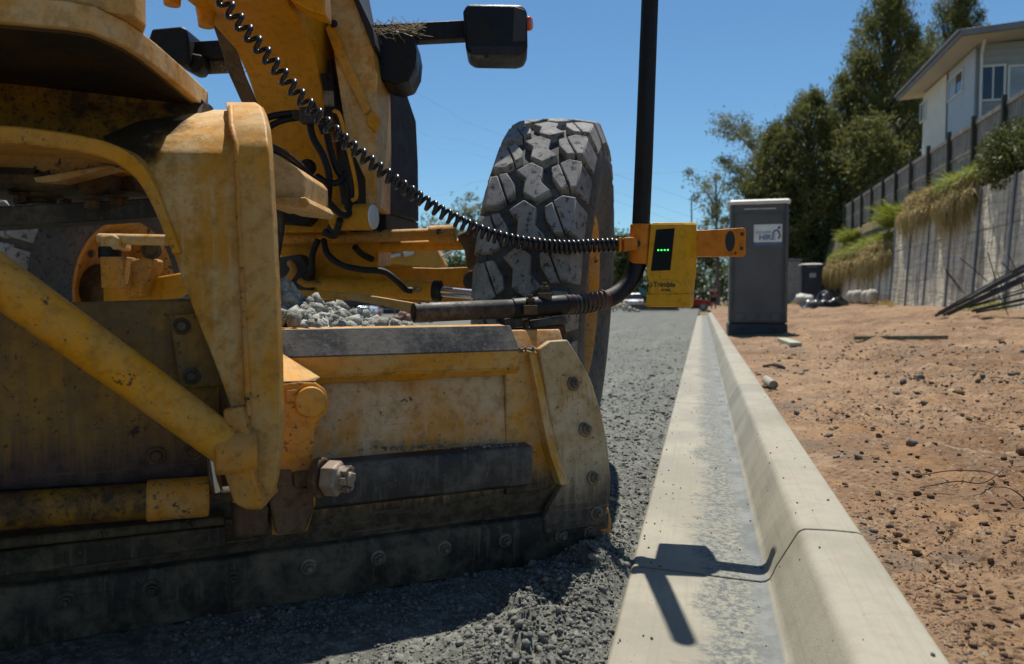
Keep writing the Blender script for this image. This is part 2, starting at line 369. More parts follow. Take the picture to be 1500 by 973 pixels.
def wall_mat():
    g = NG('retaining wall panels'); z = g.z(); n1 = g.noise(1.2, 7, .65)
    wavy = g.noise(1, 5, .6, g.scale(g.pos, (1.2, 1.2, 9)), .6); st = g.noise(1, 6, .65, g.scale(g.pos, (4, 4, .35)))
    c = g.mix(g.ramp(n1, .3, .7), (.62, .55, .42), (.78, .71, .565)); c = g.mix(g.ramp(st, .46, .62, 0, .75), c, (.21, .175, .13))
    c = g.mix(g.ramp(wavy, .52, .62, 0, .3), c, (.21, .19, .15))
    return g.out(c, .9, g.bump(wavy, 1.0, .16), 0, .2)
M_wall = wall_mat()
M_post = simple('galvanised post', (.17, .185, .19), .6, .2, .2, 4)
def wood_mat(name, a, b, sc=(30, 30, 1.5)):
    g = NG(name); n = g.noise(1, 6, .65, g.scale(g.pos, sc)); n2 = g.noise(3, 5)
    c = g.mix(g.ramp(n, .3, .7), a, b); c = g.mix(g.ramp(n2, .4, .7, 0, .4), c, tuple(x * .6 for x in a))
    return g.out(c, .85, g.bump(n, .3, .01), 0, .2)
M_wood = wood_mat('weathered palings', (.20, .175, .145), (.37, .33, .285), (9, 9, .7))
M_woodpost = wood_mat('dark post timber', (.045, .045, .036), (.085, .08, .065), (9, 9, .7))
M_timber = wood_mat('pale offcut timber', (.34, .36, .27), (.44, .45, .34))
M_plank = wood_mat('old plank timber', (.13, .12, .075), (.22, .2, .13))
M_bark = wood_mat('tree bark', (.06, .05, .04), (.13, .11, .09), (7, 7, 1))
M_palebark = wood_mat('pale bark', (.13, .115, .095), (.26, .23, .19), (7, 7, 1))
def leaf(name, a, b, tr=.4):
    g = NG(name); oi = g.new('ShaderNodeObjectInfo'); n = g.noise(.45, 5, .6); n2 = g.noise(7, 3)
    c = g.mix(g.ramp(n, .35, .65), a, b); c = g.mix(g.ramp(n2, .3, .7, 0, .45), c, tuple(x * 1.5 for x in b))
    g.b.inputs['Subsurface Weight'].default_value = 0
    m = g.out(c, .6, None, 0, .25)
    t = g.new('ShaderNodeBsdfTranslucent'); g.put(t.inputs[0], c); mx = g.new('ShaderNodeMixShader'); mx.inputs[0].default_value = tr
    g.L(g.b.outputs[0], mx.inputs[1]); g.L(t.outputs[0], mx.inputs[2]); g.L(mx.outputs[0], g.t.nodes['Material Output'].inputs[0])
    return m
M_leaf1 = leaf('casuarina foliage', (.085, .095, .026), (.175, .175, .05))
M_leaf2 = leaf('gum foliage', (.10, .112, .046), (.19, .195, .09))
M_leaf3 = leaf('hedge foliage', (.035, .052, .016), (.075, .10, .03))
M_grass_dry = leaf('dry grass', (.20, .145, .05), (.36, .28, .11), .3)
M_grass_green = leaf('green grass', (.14, .17, .022), (.27, .30, .045), .35)
M_shrub = leaf('shrub foliage', (.06, .08, .022), (.12, .13, .04), .3)
def clad(name, a, b, sc):
    g = NG(name); z = g.z(); fr = g.math('FRACT', g.math('MULTIPLY', z, sc)); n = g.noise(1.5, 5)
    c = g.mix(g.ramp(n, .3, .7), a, b); c = g.mix(g.ramp(fr, .0, .10, .75, 0), c, tuple(x * .35 for x in a))
    return g.out(c, .6, g.bump(fr, .6, .02), 0, .3)
M_clad = clad('grey weatherboard', (.42, .465, .50), (.46, .50, .535), 5.5)
M_clad2 = clad('dark grey weatherboard', (.25, .275, .285), (.275, .30, .31), 4.2)
M_render = simple('cream render', (.70, .65, .54), .8, 0, .05, 2)
M_soffit = simple('soffit white', (.50, .47, .40), .7, 0, .04, 2)
M_fascia = simple('fascia grey', (.16, .17, .18), .5, 0, .1, 2)
M_frame = simple('white window frame', (.6, .6, .58), .4, 0, .05)
M_glass = simple('window glass dark', (.012, .016, .022), .06, 0, .2, 2, 0, 80, .8)
M_blue = simple('pale blind', (.28, .33, .37), .3, 0, .2, 1)
M_loo = simple('grey toilet panel', (.088, .084, .080), .5, 0, .14, 2.5, .08, 40)
M_loo_dk = simple('dark toilet base', (.022, .026, .034), .55, 0, .2, 3)
M_loo_blue = simple('navy toilet panel', (.018, .026, .042), .5, 0, .2, 2)
M_roofw = simple('translucent roof plastic', (.66, .64, .57), .5, 0, .06)
M_sign_b = simple('blue print', (.07, .13, .24), .5)
M_concblock = simple('pale sand bag', (.46, .42, .33), .9, 0, .2, 8, .4, 30)
M_tarp = simple('black plastic sheet', (.012, .012, .013), .35, 0, .2)
M_steel = simple('dark steel bar', (.045, .047, .053), .45, .3, .4, 5)
M_steel_l = simple('pale steel face', (.22, .21, .19), .5, .2, .3, 5)
M_rebar = simple('rusty rebar', (.045, .03, .022), .8, 0, .4, 20)
M_wire = simple('rusty wire', (.12, .055, .03), .8, 0, .3, 20)
M_pvc = simple('pvc pipe', (.36, .31, .235), .5, 0, .15, 12)
M_red = simple('red car paint', (.32, .03, .03), .25)
M_cloth_red = simple('red shirt cloth', (.16, .016, .022), .8)
M_cloth_dk = simple('dark shorts cloth', (.015, .015, .02), .8)
M_skin = simple('skin', (.30, .17, .11), .6)
M_hair = simple('dark hair', (.02, .015, .012), .6)
M_vest = simple('hi vis cloth', (.42, .55, .04), .7)
M_silver = simple('silver car paint', (.42, .44, .46), .25, .2)
M_teal = simple('teal tarp', (.05, .17, .15), .6)
M_exc = paint('excavator paint', (.55, .24, .02), dust_amt=.2, chip_amt=0.)
M_dgrey = simple('dark grey', (.03, .03, .032), .6)
M_joint = simple('joint filler', (.03, .026, .022), .9)

def s_of(u, t):                                     # street distance at which a line t metres off shows at photo column u
    k = (u - 750) / FPX
    return t * (cos(PSI) + k * sin(PSI)) / (k * cos(PSI) - sin(PSI))

# ================================================================== SETTING
# ---- ground sheet
m = MB(); m.add([(-900, -900, -.30), (900, -900, -.30), (900, 900, -.30), (-900, 900, -.30)], [(0, 1, 2, 3)])
structure(m.build('ground', M_ground, smooth=0))

def grid_mesh(name, ss, ts, zf, mat):
    S, T = np.meshgrid(ss, ts, indexing='ij'); Z = zf(S, T)
    X = S * H.x + T * R_.x; Y = S * H.y + T * R_.y
    V = np.stack([X, Y, Z], -1).reshape(-1, 3); n, k = S.shape
    i = np.arange(n - 1)[:, None] * k + np.arange(k - 1)[None]
    F_ = np.stack([i, i + 1, i + k + 1, i + k], -1).reshape(-1, 4)
    o = npmesh(name, V, F_[:, ::-1] if (ts[1] > ts[0]) == False else F_[:, ::-1], mat, smooth=180)
    return o
def geo(a, b, first, ratio):
    out = [a]; d = first
    while out[-1] < b: out.append(out[-1] + d); d *= ratio
    return np.array(out)

# ---- road of graded crushed rock
def road_z(S, T):
    z = -.030 + .010 * fbm(S * 2.1, T * 2.1, 3)
    near = np.clip(1 - S / 14, .15, 1)
    z = z + near * (.016 * fbm(S * 16, T * 16, 4, .6) + .006 * np.abs(fbm(S * 60, T * 60, 2)))
    heap = np.exp(-((T + .40 - .02 * np.sin(S * 9)) / .115) ** 2) * np.clip((2.62 - S) / .5, 0, 1) * np.clip((S - .75) / .5, .25, 1)
    z = z + heap * (.030 + .060 * fbm(S * 11, T * 11, 4, .6))
    z = z + .075 * np.exp(-((T + .30) / .10) ** 2) * np.exp(-((S - 2.25) / .30) ** 2) * (.7 + fbm(S * 14, T * 14, 3))
    low = np.exp(-((T + .20) / .05) ** 2)
    z = z - low * .012
    return np.minimum(z, np.where(T > -.22, .004, 9))
rs = geo(.30, 62, .0075, 1.0078); rt = -.185 - geo(0, 16, .008, 1.0125)
structure(grid_mesh('road', rs, rt, road_z, M_grav))

# ---- kerb and gutter, cast in bays with open joints
PROF = [(-.200, -.16), (-.197, -.012), (-.190, -.003), (-.17, .0), (-.05, -.004), (.08, -.010), (.172, -.013), (.186, -.010), (.197, -.002), (.206, .016),
        (.2125, .034), (.264, .127), (.270, .138), (.279, .146), (.291, .150), (.36, .152), (.425, .150), (.437, .146), (.443, .136), (.446, -.15)]
S_END = 34.0; RC = 7.0
def kerb_pt(s, t, z):
    if s <= S_END: return K(s, t, z)
    a = (s - S_END) / RC                         # bends away to the right
    c = K(S_END, .2 + RC); d = -R_ * cos(a) + H * sin(a)
    return c + d * (RC - (t - .2)) + UP * z
def kerb_piece(m, s0, s1, prof, step):
    n = max(1, int((s1 - s0) / step)); rings = [[kerb_pt(s0 + (s1 - s0) * i / n, t, z) for t, z in prof] for i in range(n + 1)]
    m.loft(rings)
m = MB(); f = MB(); joints = [2.2 + 3.6 * k for k in range(-1, 11)]; GAP = .011
for i, a in enumerate(joints[:-1]):
    kerb_piece(m, a + GAP / 2, joints[i + 1] - GAP / 2, PROF, .45 if a < S_END - 4 else .3)
inner = [(t + (.004 if t < 0 else -.006 if t > .43 else 0) + (.004 if .19 < t < .28 else 0), z - .006) for t, z in PROF]
for a in joints: kerb_piece(f, a - .05, a + .05, inner, 1)
kb = structure(m.build('kerb', M_conc, bevel=.0035, smooth=30)); structure(f.build('kerb_joint', M_joint))

# ---- bare earth lot
def dirt_base(S, T): return .128 + .056 * (T - .443)
def dirt_z(S, T):
    e = np.clip((T - .443) / .35, 0, 1)
    z = dirt_base(S, T) + e * (.055 * fbm(S * .9, T * .9, 4) + .035 * fbm(S * 3.3, T * 3.3, 4, .55))
    near = np.clip(1 - S / 16, .12, 1)
    br = np.clip(.5 + 2.2 * fbm(S * 1.3 + 40, T * 1.3, 3), .15, 1.6)                     # broken and trodden patches
    z = z + near * np.clip(e + .25, 0, 1) * br * (.040 * fbm(S * 14, T * 14, 5, .66) + .026 * np.abs(fbm(S * 45, T * 45, 3)))
    for t0, wv in ((1.75, .18), (3.35, .22), (4.9, .3)):                                    # tracks of machines
        q = T - t0 - wv * np.sin(S * .55 + t0) - .12 * np.sin(S * 1.3); z = z - .045 * np.exp(-(q / .14) ** 2) + .03 * np.exp(-((np.abs(q) - .24) / .07) ** 2)
    z = z + .10 * np.exp(-((T - 2.35) / .45) ** 2) * np.clip((S - 3.0) / 1.0, 0, 1) * np.clip((7.5 - S) / 2, 0, 1) * (.5 + fbm(S * 3, T * 3, 3))
    return z
def dz(s, t): return float(dirt_z(np.array([[float(s)]]), np.array([[float(t)]]))[0, 0])
ds = geo(.30, 70, .0085, 1.0085); dt = .4425 + geo(0, 8.4, .009, 1.0115)
structure(grid_mesh('bare_earth', ds, dt, dirt_z, M_dirt))

# ---- stones and clods: nobody could count them
def ico(sub):
    bm = bmesh.new(); bmesh.ops.create_icosphere(bm, subdivisions=sub, radius=1)
    v = np.array([x.co[:] for x in bm.verts]); f_ = np.array([[x.index for x in q.verts] for q in bm.faces]); bm.free(); return v, f_
IV1, IF1 = ico(1); IV2, IF2 = ico(2)
def stones(name, pts, rad, mat, flat=.7, sub=1):
    V0, F0 = (IV1, IF1) if sub == 1 else (IV2, IF2)
    n = len(pts); k = len(V0); V = np.empty((n, k, 3))
    for i in range(n):
        q = rng.normal(size=(3, 3)); q, _ = np.linalg.qr(q)
        jit = V0 * (1 + .62 * (rng.random((k, 1)) - .5)) * (np.array([1, .55 + .5 * rng.random(), .45 + .45 * rng.random()]))
        V[i] = (jit @ q.T) * np.array([1, 1, flat + .3 * rng.random()]) * rad[i] + pts[i]
    F_ = (F0[None] + (np.arange(n) * k)[:, None, None]).reshape(-1, 3)
    return npmesh(name, V.reshape(-1, 3), F_, mat, smooth=0)
def field(n, s0, s1, t0, t1, mask=None, pw=2.2):
    s = s0 + (s1 - s0) * rng.random(n) ** pw; t = t0 + (t1 - t0) * rng.random(n)
    if mask is not None: k = mask(s, t) > rng.random(n); s, t = s[k], t[k]
    return s, t
def world(s, t, z): return np.stack([s * H.x + t * R_.x, s * H.y + t * R_.y, z], -1)
def seen(n, u0, u1, v0, v1, z):                     # scatter that is as dense near the path as far along it
    u = rng.uniform(u0, u1, n); v = rng.uniform(v0, v1, n); P_ = np.array([hz(a, b, z)[:] for a, b in zip(u, v)])
    return P_ @ np.array(H[:]), P_ @ np.array(R_[:]), P_[:, 1]
def hz(u, v, z):
    r_ = ray(u, v); return Vector((0, 0, CAM_H)) + r_ * ((z - CAM_H) / r_.z)
s, t, y = seen(34000, 250, 1080, 464, 1010, -.03); k = (t < -.205) & (t > -5) & (s < 25); s, t, y = s[k], t[k], y[k]
r = np.clip(rng.lognormal(-6.0, .5, len(s)), .0012, .012) * np.clip(y / 1.8, .8, 3)
s2, t2 = field(15000, .8, 2.75, -.62, -.203, lambda s, t: np.exp(-((t + .37) / .13) ** 2) * np.clip((2.75 - s) / .4, 0, 1), 1.)
r2 = np.clip(rng.lognormal(-5.75, .65, len(s2)), .0014, .017)
S_, T_ = np.r_[s, s2], np.r_[t, t2]; RR = np.r_[r, r2]
structure(stones('loose_gravel', world(S_, T_, road_z(S_, T_) + RR * .25), RR, M_stone), 'stuff')
s, t, y = seen(110000, 1040, 1900, 456, 1010, .22); k = (t > .455) & (t < 7.3) & (s < 40); s, t, y = s[k], t[k], y[k]
mk = np.clip(.30 + 1.5 * fbm(s * 1.3, t * 1.3, 3) + .35 * np.exp(-((t - 2.3) / .7) ** 2), .05, 1) > rng.random(len(s)); s, t, y = s[mk], t[mk], y[mk]
r = np.clip(rng.lognormal(-6.15, .66, len(s)), .0012, .017) * np.clip(y / 2.2, .8, 3.0)
structure(stones('loose_clods', world(s, t, dirt_z(s, t) + r * .05), r, M_clod, .55), 'stuff')
s, t, y = seen(1100, 1060, 1800, 480, 1000, .22); k = (t > .5) & (t < 7); s, t, y = s[k], t[k], y[k]; r = np.clip(rng.lognormal(-4.9, .45, len(s)), .005, .03) * np.clip(y / 2.5, .8, 2)
structure(stones('loose_stones', world(s, t, dirt_z(s, t) + r * .3), r, M_clod, .7, 2), 'stuff')
s, t = field(900, .95, 12, -.188, .42, lambda s, t: np.exp(-(t + .19) / .05) + .12 + .25 * np.exp(-((t - .17) / .03) ** 2), 1.6); r = rng.uniform(.0018, .005, len(s))
zz = np.interp(t, [p[0] for p in PROF[1:-1]], [p[1] for p in PROF[1:-1]])
structure(stones('gutter_grit', world(s, t, zz + r * .5), r, M_stone), 'stuff')

# ---- retaining wall, its two heights, and the bank behind it
TW = 7.6; SW = [s_of(u, TW) for u in (1234, 1309)]; S_FAR, S_STEP = SW; NB = 2.37
ZLO, ZHI = 2.65, 3.95
BAT = .055; WU = (UP + R_ * BAT).normalized(); WR = (R_ - UP * BAT).normalized()     # the wall leans back into the bank
def wall(name, label, s_from, s_to, ztop, group='retaining wall sections'):
    p = K(s_from, TW, dz(min(s_from, 60), TW)); rt_ = thing(name, label, 'retaining wall', p, group)
    n = max(1, round(abs(s_from - s_to) / NB)); st = (s_to - s_from) / n
    for i in range(n):
        a = s_from + st * i; b = a + st; zb = .2
        for lvl in range(3):
            z0 = zb + (ztop - zb) * lvl / 3; z1 = zb + (ztop - zb) * (lvl + 1) / 3 - .012
            mm = MB(); zc = (z0 + z1) / 2; mm.box(K((a + b) / 2, TW + .06 + .006 * ((lvl + i) % 2) + (zc - ztop) * BAT, zc), abs(st) - .03, .10, z1 - z0, H, WR, WU); mm.build('concrete_panel', M_wall, rt_, .008)
    for i in range(n + 1):
        mm = MB(); a = s_from + st * i; ztp = ztop + .03; zc = (ztp + .1) / 2
        mm.box(K(a, TW - .015 + (zc - ztop) * BAT, zc), .12, .02, ztp - .1, H, WR, WU); mm.box(K(a, TW + .055 + (zc - ztop) * BAT, zc), .024, .12, ztp - .1, H, WR, WU)
        mm.build('steel_post', M_post, rt_)
    return rt_
wall('retaining_wall', 'low far section of concrete panel wall topped with grass', S_FAR, S_STEP + .02, ZLO)
wall('retaining_wall', 'tall near section of pale concrete panel wall with steel posts', S_STEP - .06, S_STEP - .06 - NB * 12, ZHI)
mm = MB(); mm.box(K(S_STEP - .03, TW + .5, 2.1), .05, 1.0, 3.7, H, R_); structure(mm.build('wall', M_wall))
bs = np.linspace(3, 72, 180); bt = np.r_[np.linspace(TW + .12, 9.2, 14), np.linspace(9.6, 60, 12)]
def bank_z(S, T):
    top = np.where(S > S_STEP, ZLO - .05, ZHI - .06); k = np.clip((T - TW - .12) / 1.0, 0, 1); k = k * k * (3 - 2 * k)
    return top * (1 - k) + 4.95 * k + .10 * fbm(S * .8, T * .8, 3) * np.clip(k * 3, 0, 1)
structure(grid_mesh('terrain', bs, bt, bank_z, M_bank))

# ---- paling fence along the top
TF = 8.2; s_list = [s_of(u, TF) for u in (1237, 1250, 1263)]
fs0 = s_of(1236, TF); fs1 = 7.0; nb = round((fs0 - fs1) / 2.33); stp = (fs0 - fs1) / nb
fe = thing('paling_fence', 'weathered grey timber paling fence along top of concrete wall', 'fence', K(fs0, TF, 4.8))
for i in range(nb):
    a = fs0 - stp * i; mm = MB(); z0, z1 = 4.75, 6.32; k = 22
    for j in range(k):
        ss = a - stp * (j + .5) / k; hh = z1 + random.uniform(-.05, .04)
        mm.box(K(ss, TF + .02 + random.uniform(-.004, .004), (z0 + hh) / 2), stp / k - random.uniform(.002, .02), .02, hh - z0, H, R_)
    mm.build('paling_panel', M_wood, fe, smooth=0)
    mm = MB(); mm.box(K(a - stp / 2, TF - .022, 6.24), stp - .12, .045, .13, H, R_); mm.box(K(a - stp / 2, TF - .022, 5.45), stp - .12, .04, .08, H, R_); mm.build('rail', M_wood, fe, .004)
for i in range(nb + 1):
    a = fs0 - stp * i; mm = MB(); mm.box(K(a, TF - .07, 5.5 + random.uniform(0, .04)), .13, .12, 1.9, H, R_); mm.build('post', M_woodpost, fe, .006)

# ---- house on the bank
TH = 9.8; SC0 = s_of(1420, TH); SC1 = s_of(1380, TH); SC2 = s_of(1346, TH); ZB, ZT = 4.7, 10.15
ho = thing('house', 'pale grey weatherboard house with skillion roof above the paling fence', 'house', K(SC0, TH, 5))
def wallbox(name, mat, s0, s1, t0, t1, z0, z1):
    mm = MB(); mm.box(K((s0 + s1) / 2, (t0 + t1) / 2, (z0 + z1) / 2), abs(s1 - s0), abs(t1 - t0), z1 - z0, H, R_); return mm.build(name, mat, ho, .01)
wallbox('side_wall', M_clad, SC0 + .16, SC1 - .004, TH, TH + 6, ZB, ZT)
wallbox('rendered_wall', M_render, SC1, SC2, TH - .04, TH + 6, ZB, ZT)
wallbox('front_wall', M_clad2, SC0 - .002, SC0 + .155, TH + .03, TH + 9, ZB, ZT + .1)
for (ss, tt) in ((SC0 - .03, TH - .02), (SC1 - .01, TH - .055)):
    wallbox('corner_trim', M_fascia, ss, ss + .07, tt, tt + .07, ZB, ZT - .02)
rs0, rs1, rt0, rt1 = SC0 - 1.35, SC2 + .95, TH - .95, TH + 10
mm = MB(); mm.add([K(rs0, rt0, ZT + .02), K(rs1, rt0, ZT + .02), K(rs1, rt1, ZT + .75), K(rs0, rt1, ZT + .75),
                   K(rs0, rt0, ZT + .26), K(rs1, rt0, ZT + .26), K(rs1, rt1, ZT + .99), K(rs0, rt1, ZT + .99)],
                  [(0, 1, 2, 3), (7, 6, 5, 4), (0, 4, 5, 1), (1, 5, 6, 2), (2, 6, 7, 3), (3, 7, 4, 0)])
roof = mm.build('roof', M_fascia, ho, .02)
mm = MB(); q = .06; mm.add([K(rs0 + q, rt0 + q, ZT + .012), K(rs1 - q, rt0 + q, ZT + .012), K(rs1 - q, rt1, ZT + .742), K(rs0 + q, rt1, ZT + .742)], [(0, 1, 2, 3)]); mm.build('soffit', M_soffit, roof, fix=False)
mm = MB(); mm.tube([K(rs0 - .05, rt0 - .05, ZT + .22), K(rs1, rt0 - .05, ZT + .22)], .06, 8); mm.build('gutter', M_fascia, roof)
mm = MB(); mm.tube(spline([K(SC0 - .5, TH + .1, ZT + .1), K(SC0 - .1, TH + .15, ZT - .25), K(SC0 - .06, TH + .15, ZT - .6), K(SC0 - .06, TH + .15, ZB)], 4), .05, 8); mm.build('downpipe', M_frame, ho)
def window(px, plane_p, n, ax, mat=M_glass, split=True):
    u0, v0, u1, v1 = px; a = PL(u0, (v0 + v1) / 2, plane_p, n); b = PL(u1, (v0 + v1) / 2, plane_p, n); c = (a + b) / 2
    wd = (b - a).length; ht = abs(PL((u0 + u1) / 2, v0, plane_p, n).z - PL((u0 + u1) / 2, v1, plane_p, n).z)
    mm = MB(); t_ = .07
    for k in (-1, 1):
        mm.box(c + UP * k * ht / 2 + n * .03, wd + t_, .06, t_, ax, n); mm.box(c + ax * k * wd / 2 + n * .03, t_, .06, ht - t_ - .002, ax, n)
    if split: mm.box(c + n * .03, .05, .05, ht - t_ - .002, ax, n)
    fr = mm.build('window', M_frame, ho)
    for k in ((-1, 1) if split else (0,)):
        ww = wd / 2 - .06 if split else wd - t_
        mm = MB(); mm.box(c + ax * (k * wd / 4) + n * .012, ww, .02, ht - t_ - .004, ax, n); mm.build('pane', M_blue if (k == mat[1]) else mat[0], fr)
window((1391, 111, 1411, 141), K(0, TH), -R_, H, (M_glass, 1))
window((1349.5, 151, 1357, 177), K(0, TH - .04), -R_, H, (M_glass, -1))
window((1437, 97, 1471, 147), K(SC0 - .002, 0), -H, R_, (M_glass, 9))
window((1477, 96, 1530, 146), K(SC0 - .002, 0), -H, R_, (M_blue, -1))

# ---- vegetation
def leaves(cen, dirs, L_, W_, mat, name, parent=None, curl=.25):
    n = len(cen); u = dirs / np.linalg.norm(dirs, axis=1, keepdims=True); rv = rng.normal(size=(n, 3)); v = np.cross(u, rv); v /= np.linalg.norm(v, axis=1, keepdims=True) + 1e-9
    nn = np.cross(u, v); l = L_ * (.6 + .8 * rng.random((n, 1))); w_ = W_ * (.6 + .8 * rng.random((n, 1)))
    q = np.stack([cen - u * l / 2, cen + v * w_ / 2 + nn * l * curl * .3, cen + u * l / 2, cen - v * w_ / 2 + nn * l * curl * .3], 1)
    return npmesh(name, q.reshape(-1, 3), np.arange(n * 4).reshape(-1, 4), mat, parent, 0)
def tree(kind, label, cat, base, hgt, wid, crown0, mats, lobes=60, per=130, leaf_=(.34, .09), shape='cone', group=None, upb=.5, limbpale=False, lobe=None):
    base = Vector(base); rt_ = thing(kind, label, cat, base, group)
    lean = Vector((random.uniform(-.04, .04), random.uniform(-.04, .04), 1)) * hgt
    tr = spline([base - UP * .3, base + lean * .3 + Vector((random.uniform(-.3, .3), 0, 0)), base + lean * .65, base + lean * .93], 5)
    r0 = max(.08, hgt * .018); mm = MB(); mm.tube(tr, list(np.linspace(r0, r0 * .2, len(tr))), 8)
    lc = []
    for i in range(lobes):
        f = (i + random.random()) / lobes; z = crown0 + (1 - crown0) * f
        if shape == 'cone': w_ = (1 - f) ** .75 * (.55 + .45 * random.random()) + .05
        elif shape == 'dome': w_ = sqrt(max(0, 1 - (f * 1.02 - .15) ** 2)) * (.45 + .6 * random.random())
        elif shape == 'plume': w_ = (1 - f ** 2.2) ** .8 * (.5 + .6 * random.random()) + .12
        else: w_ = (.35 + .75 * random.random())
        a = random.random() * 2 * pi; rr = wid / 2 * w_ * random.uniform(.35, 1) ** .6
        c = base + lean * z * (1 if shape != 'cone' else .98) + Vector((cos(a) * rr, sin(a) * rr, 0))
        lc.append(c)
        st = base + lean * max(.12, z - .12 - .1 * random.random())
        if i % 2 == 0: mm.tube(spline([st, (st + c) / 2 + UP * random.uniform(-.1, .25), c], 3), [r0 * .32, r0 * .28, r0 * .24, r0 * .2, r0 * .16, r0 * .12, r0 * .06][:7], 5)
    mm.build('trunk', M_palebark if limbpale else M_bark, rt_, fix=False)
    lr = lobe or (wid * .12, wid * .12)
    cc = np.repeat(np.array([c[:] for c in lc]), per, 0); sz = np.repeat(rng.uniform(.55, 1.35, lobes), per)[:, None]
    off = rng.normal(size=cc.shape) * np.array([lr[0], lr[0], lr[1]]) * .62 * sz
    d = rng.normal(size=cc.shape) * .8 + np.array([0, 0, upb]) + off * .25
    leaves(cc + off, d, leaf_[0], leaf_[1], mats, 'crown', rt_)
    return rt_
def base_at(u, D, z=0.): r_ = ray(u, 437); return Vector((r_.x * D, D, z))
def hgt_at(v, D, z=0.): return .8 + (437 - v) / FPX * D - z
GT = 'trees beyond the retaining wall'
FE = dict(leaf_=(.40, .085), upb=1.0)
tree('casuarina_tree', 'tallest feathery tree with uneven top left of the house roof', 'tree', base_at(1288, 58, 2), hgt_at(-12, 58, 2), 10.5, .10, M_leaf1, 340, 80, shape='plume', group=GT, lobe=(.50, .75), **FE)
tree('casuarina_tree', 'tall feathery tree rising directly behind the house eave', 'tree', base_at(1366, 63, 4), hgt_at(-8, 63, 4), 9.0, .15, M_leaf1, 280, 75, shape='plume', group=GT, lobe=(.50, .75), **FE)
tree('casuarina_tree', 'feathery tree filling the notch between the two tallest trees', 'tree', base_at(1326, 66, 3), hgt_at(70, 66, 3), 8.5, .05, M_leaf1, 270, 75, shape='plume', group=GT, lobe=(.46, .62), **FE)
tree('casuarina_tree', 'second step of the tree mass just left of the tallest tree', 'tree', base_at(1238, 57, 1.5), hgt_at(92, 57, 1.5), 8.5, .05, M_leaf1, 270, 75, shape='plume', group=GT, lobe=(.46, .62), **FE)
tree('casuarina_tree', 'third lower step of the tree mass above the small toilet', 'tree', base_at(1188, 55, 1), hgt_at(142, 55, 1), 8.5, .03, M_leaf1, 270, 75, shape='plume', group=GT, lobe=(.46, .62), **FE)
tree('casuarina_tree', 'low left shoulder of the tree mass above the grey toilet', 'tree', base_at(1146, 57, .6), hgt_at(190, 57, .6), 7.0, .03, M_leaf1, 270, 75, shape='plume', group=GT, lobe=(.46, .62), **FE)
tree('casuarina_tree', 'dense dark tree with bare pale limbs low above the grassy wall', 'tree', base_at(1268, 52, 2.5), hgt_at(185, 52, 2.5), 8.0, .2, M_leaf1, 90, 120, (.38, .10), 'plume', GT, .7, True, (.8, .8))
tree('gum_tree', 'sparse spreading gum with see through crown above grey toilet', 'tree', base_at(1108, 62, .2), hgt_at(176, 62), 9.5, .38, M_leaf2, 70, 110, (.34, .10), 'wide', GT, -.2, True, (.75, .5))
tree('gum_tree', 'thin leaning gum branch tree at left edge of the tree mass', 'tree', base_at(1052, 66, .2), hgt_at(248, 66), 5.5, .45, M_leaf2, 30, 80, (.34, .10), 'wide', GT, -.3, True, (.6, .5))
tree('gum_tree', 'low olive tree directly behind the large grey toilet', 'tree', base_at(1135, 58, .2), hgt_at(250, 58), 6.5, .05, M_leaf2, 60, 110, (.36, .12), 'dome', GT, .2, lobe=(.8, .8))
tree('dark_shrub', 'dark shadowed shrub behind the small navy toilet', 'shrub', base_at(1192, 56, .5), hgt_at(340, 56, .5), 5.5, .02, M_leaf3, 50, 150, (.36, .14), 'dome', None, .3, lobe=(.8, .7))
tree('dark_shrub', 'dark shrub at the far end of the low wall', 'shrub', base_at(1222, 52, .6), hgt_at(330, 52, .6), 4.2, .02, M_leaf3, 45, 140, (.36, .14), 'dome', None, .3, lobe=(.7, .7))
GB = 'trees at the end of the road'
for (u, D, v, wd, sh, mt, lab) in (
    (1030, 88, 352, 9.5, 'dome', M_leaf2, 'green tree seen between yellow receiver and grey toilet'),
    (985, 92, 362, 9, 'dome', M_leaf3, 'dark tree behind the yellow laser receiver'),
    (925, 84, 348, 9, 'dome', M_leaf3, 'dark tree seen through the crook of the bent black pipe'),
    (893, 95, 335, 8, 'dome', M_leaf3, 'dark tree beside the outer edge of the near tyre'),
    (690, 80, 290, 6.5, 'wide', M_leaf2, 'blurred sparse tree left of the near tyre'),
    (640, 96, 322, 8, 'wide', M_leaf2, 'thin pale tree below the coiled cable'),
    (668, 74, 385, 5, 'dome', M_leaf3, 'low dark tree showing between axle beams beside excavator'),
    (590, 100, 345, 9, 'dome', M_leaf3, 'far tree behind the charcoal nose panel'),
    (455, 90, 395, 9, 'dome', M_leaf3, 'far dark tree seen just over the gravel heap'),
    (400, 95, 330, 8, 'wide', M_leaf2, 'far tree visible through slot beside the yellow arm')):
    tree('broadleaf_tree', lab, 'tree', base_at(u, D, -.2), hgt_at(v, D), wd, .08 if sh == 'dome' else .4, mt, 44 if sh == 'dome' else 26, 110 if sh == 'dome' else 60, (.55, .20), sh, GB, .2, lobe=(1.1, .9))

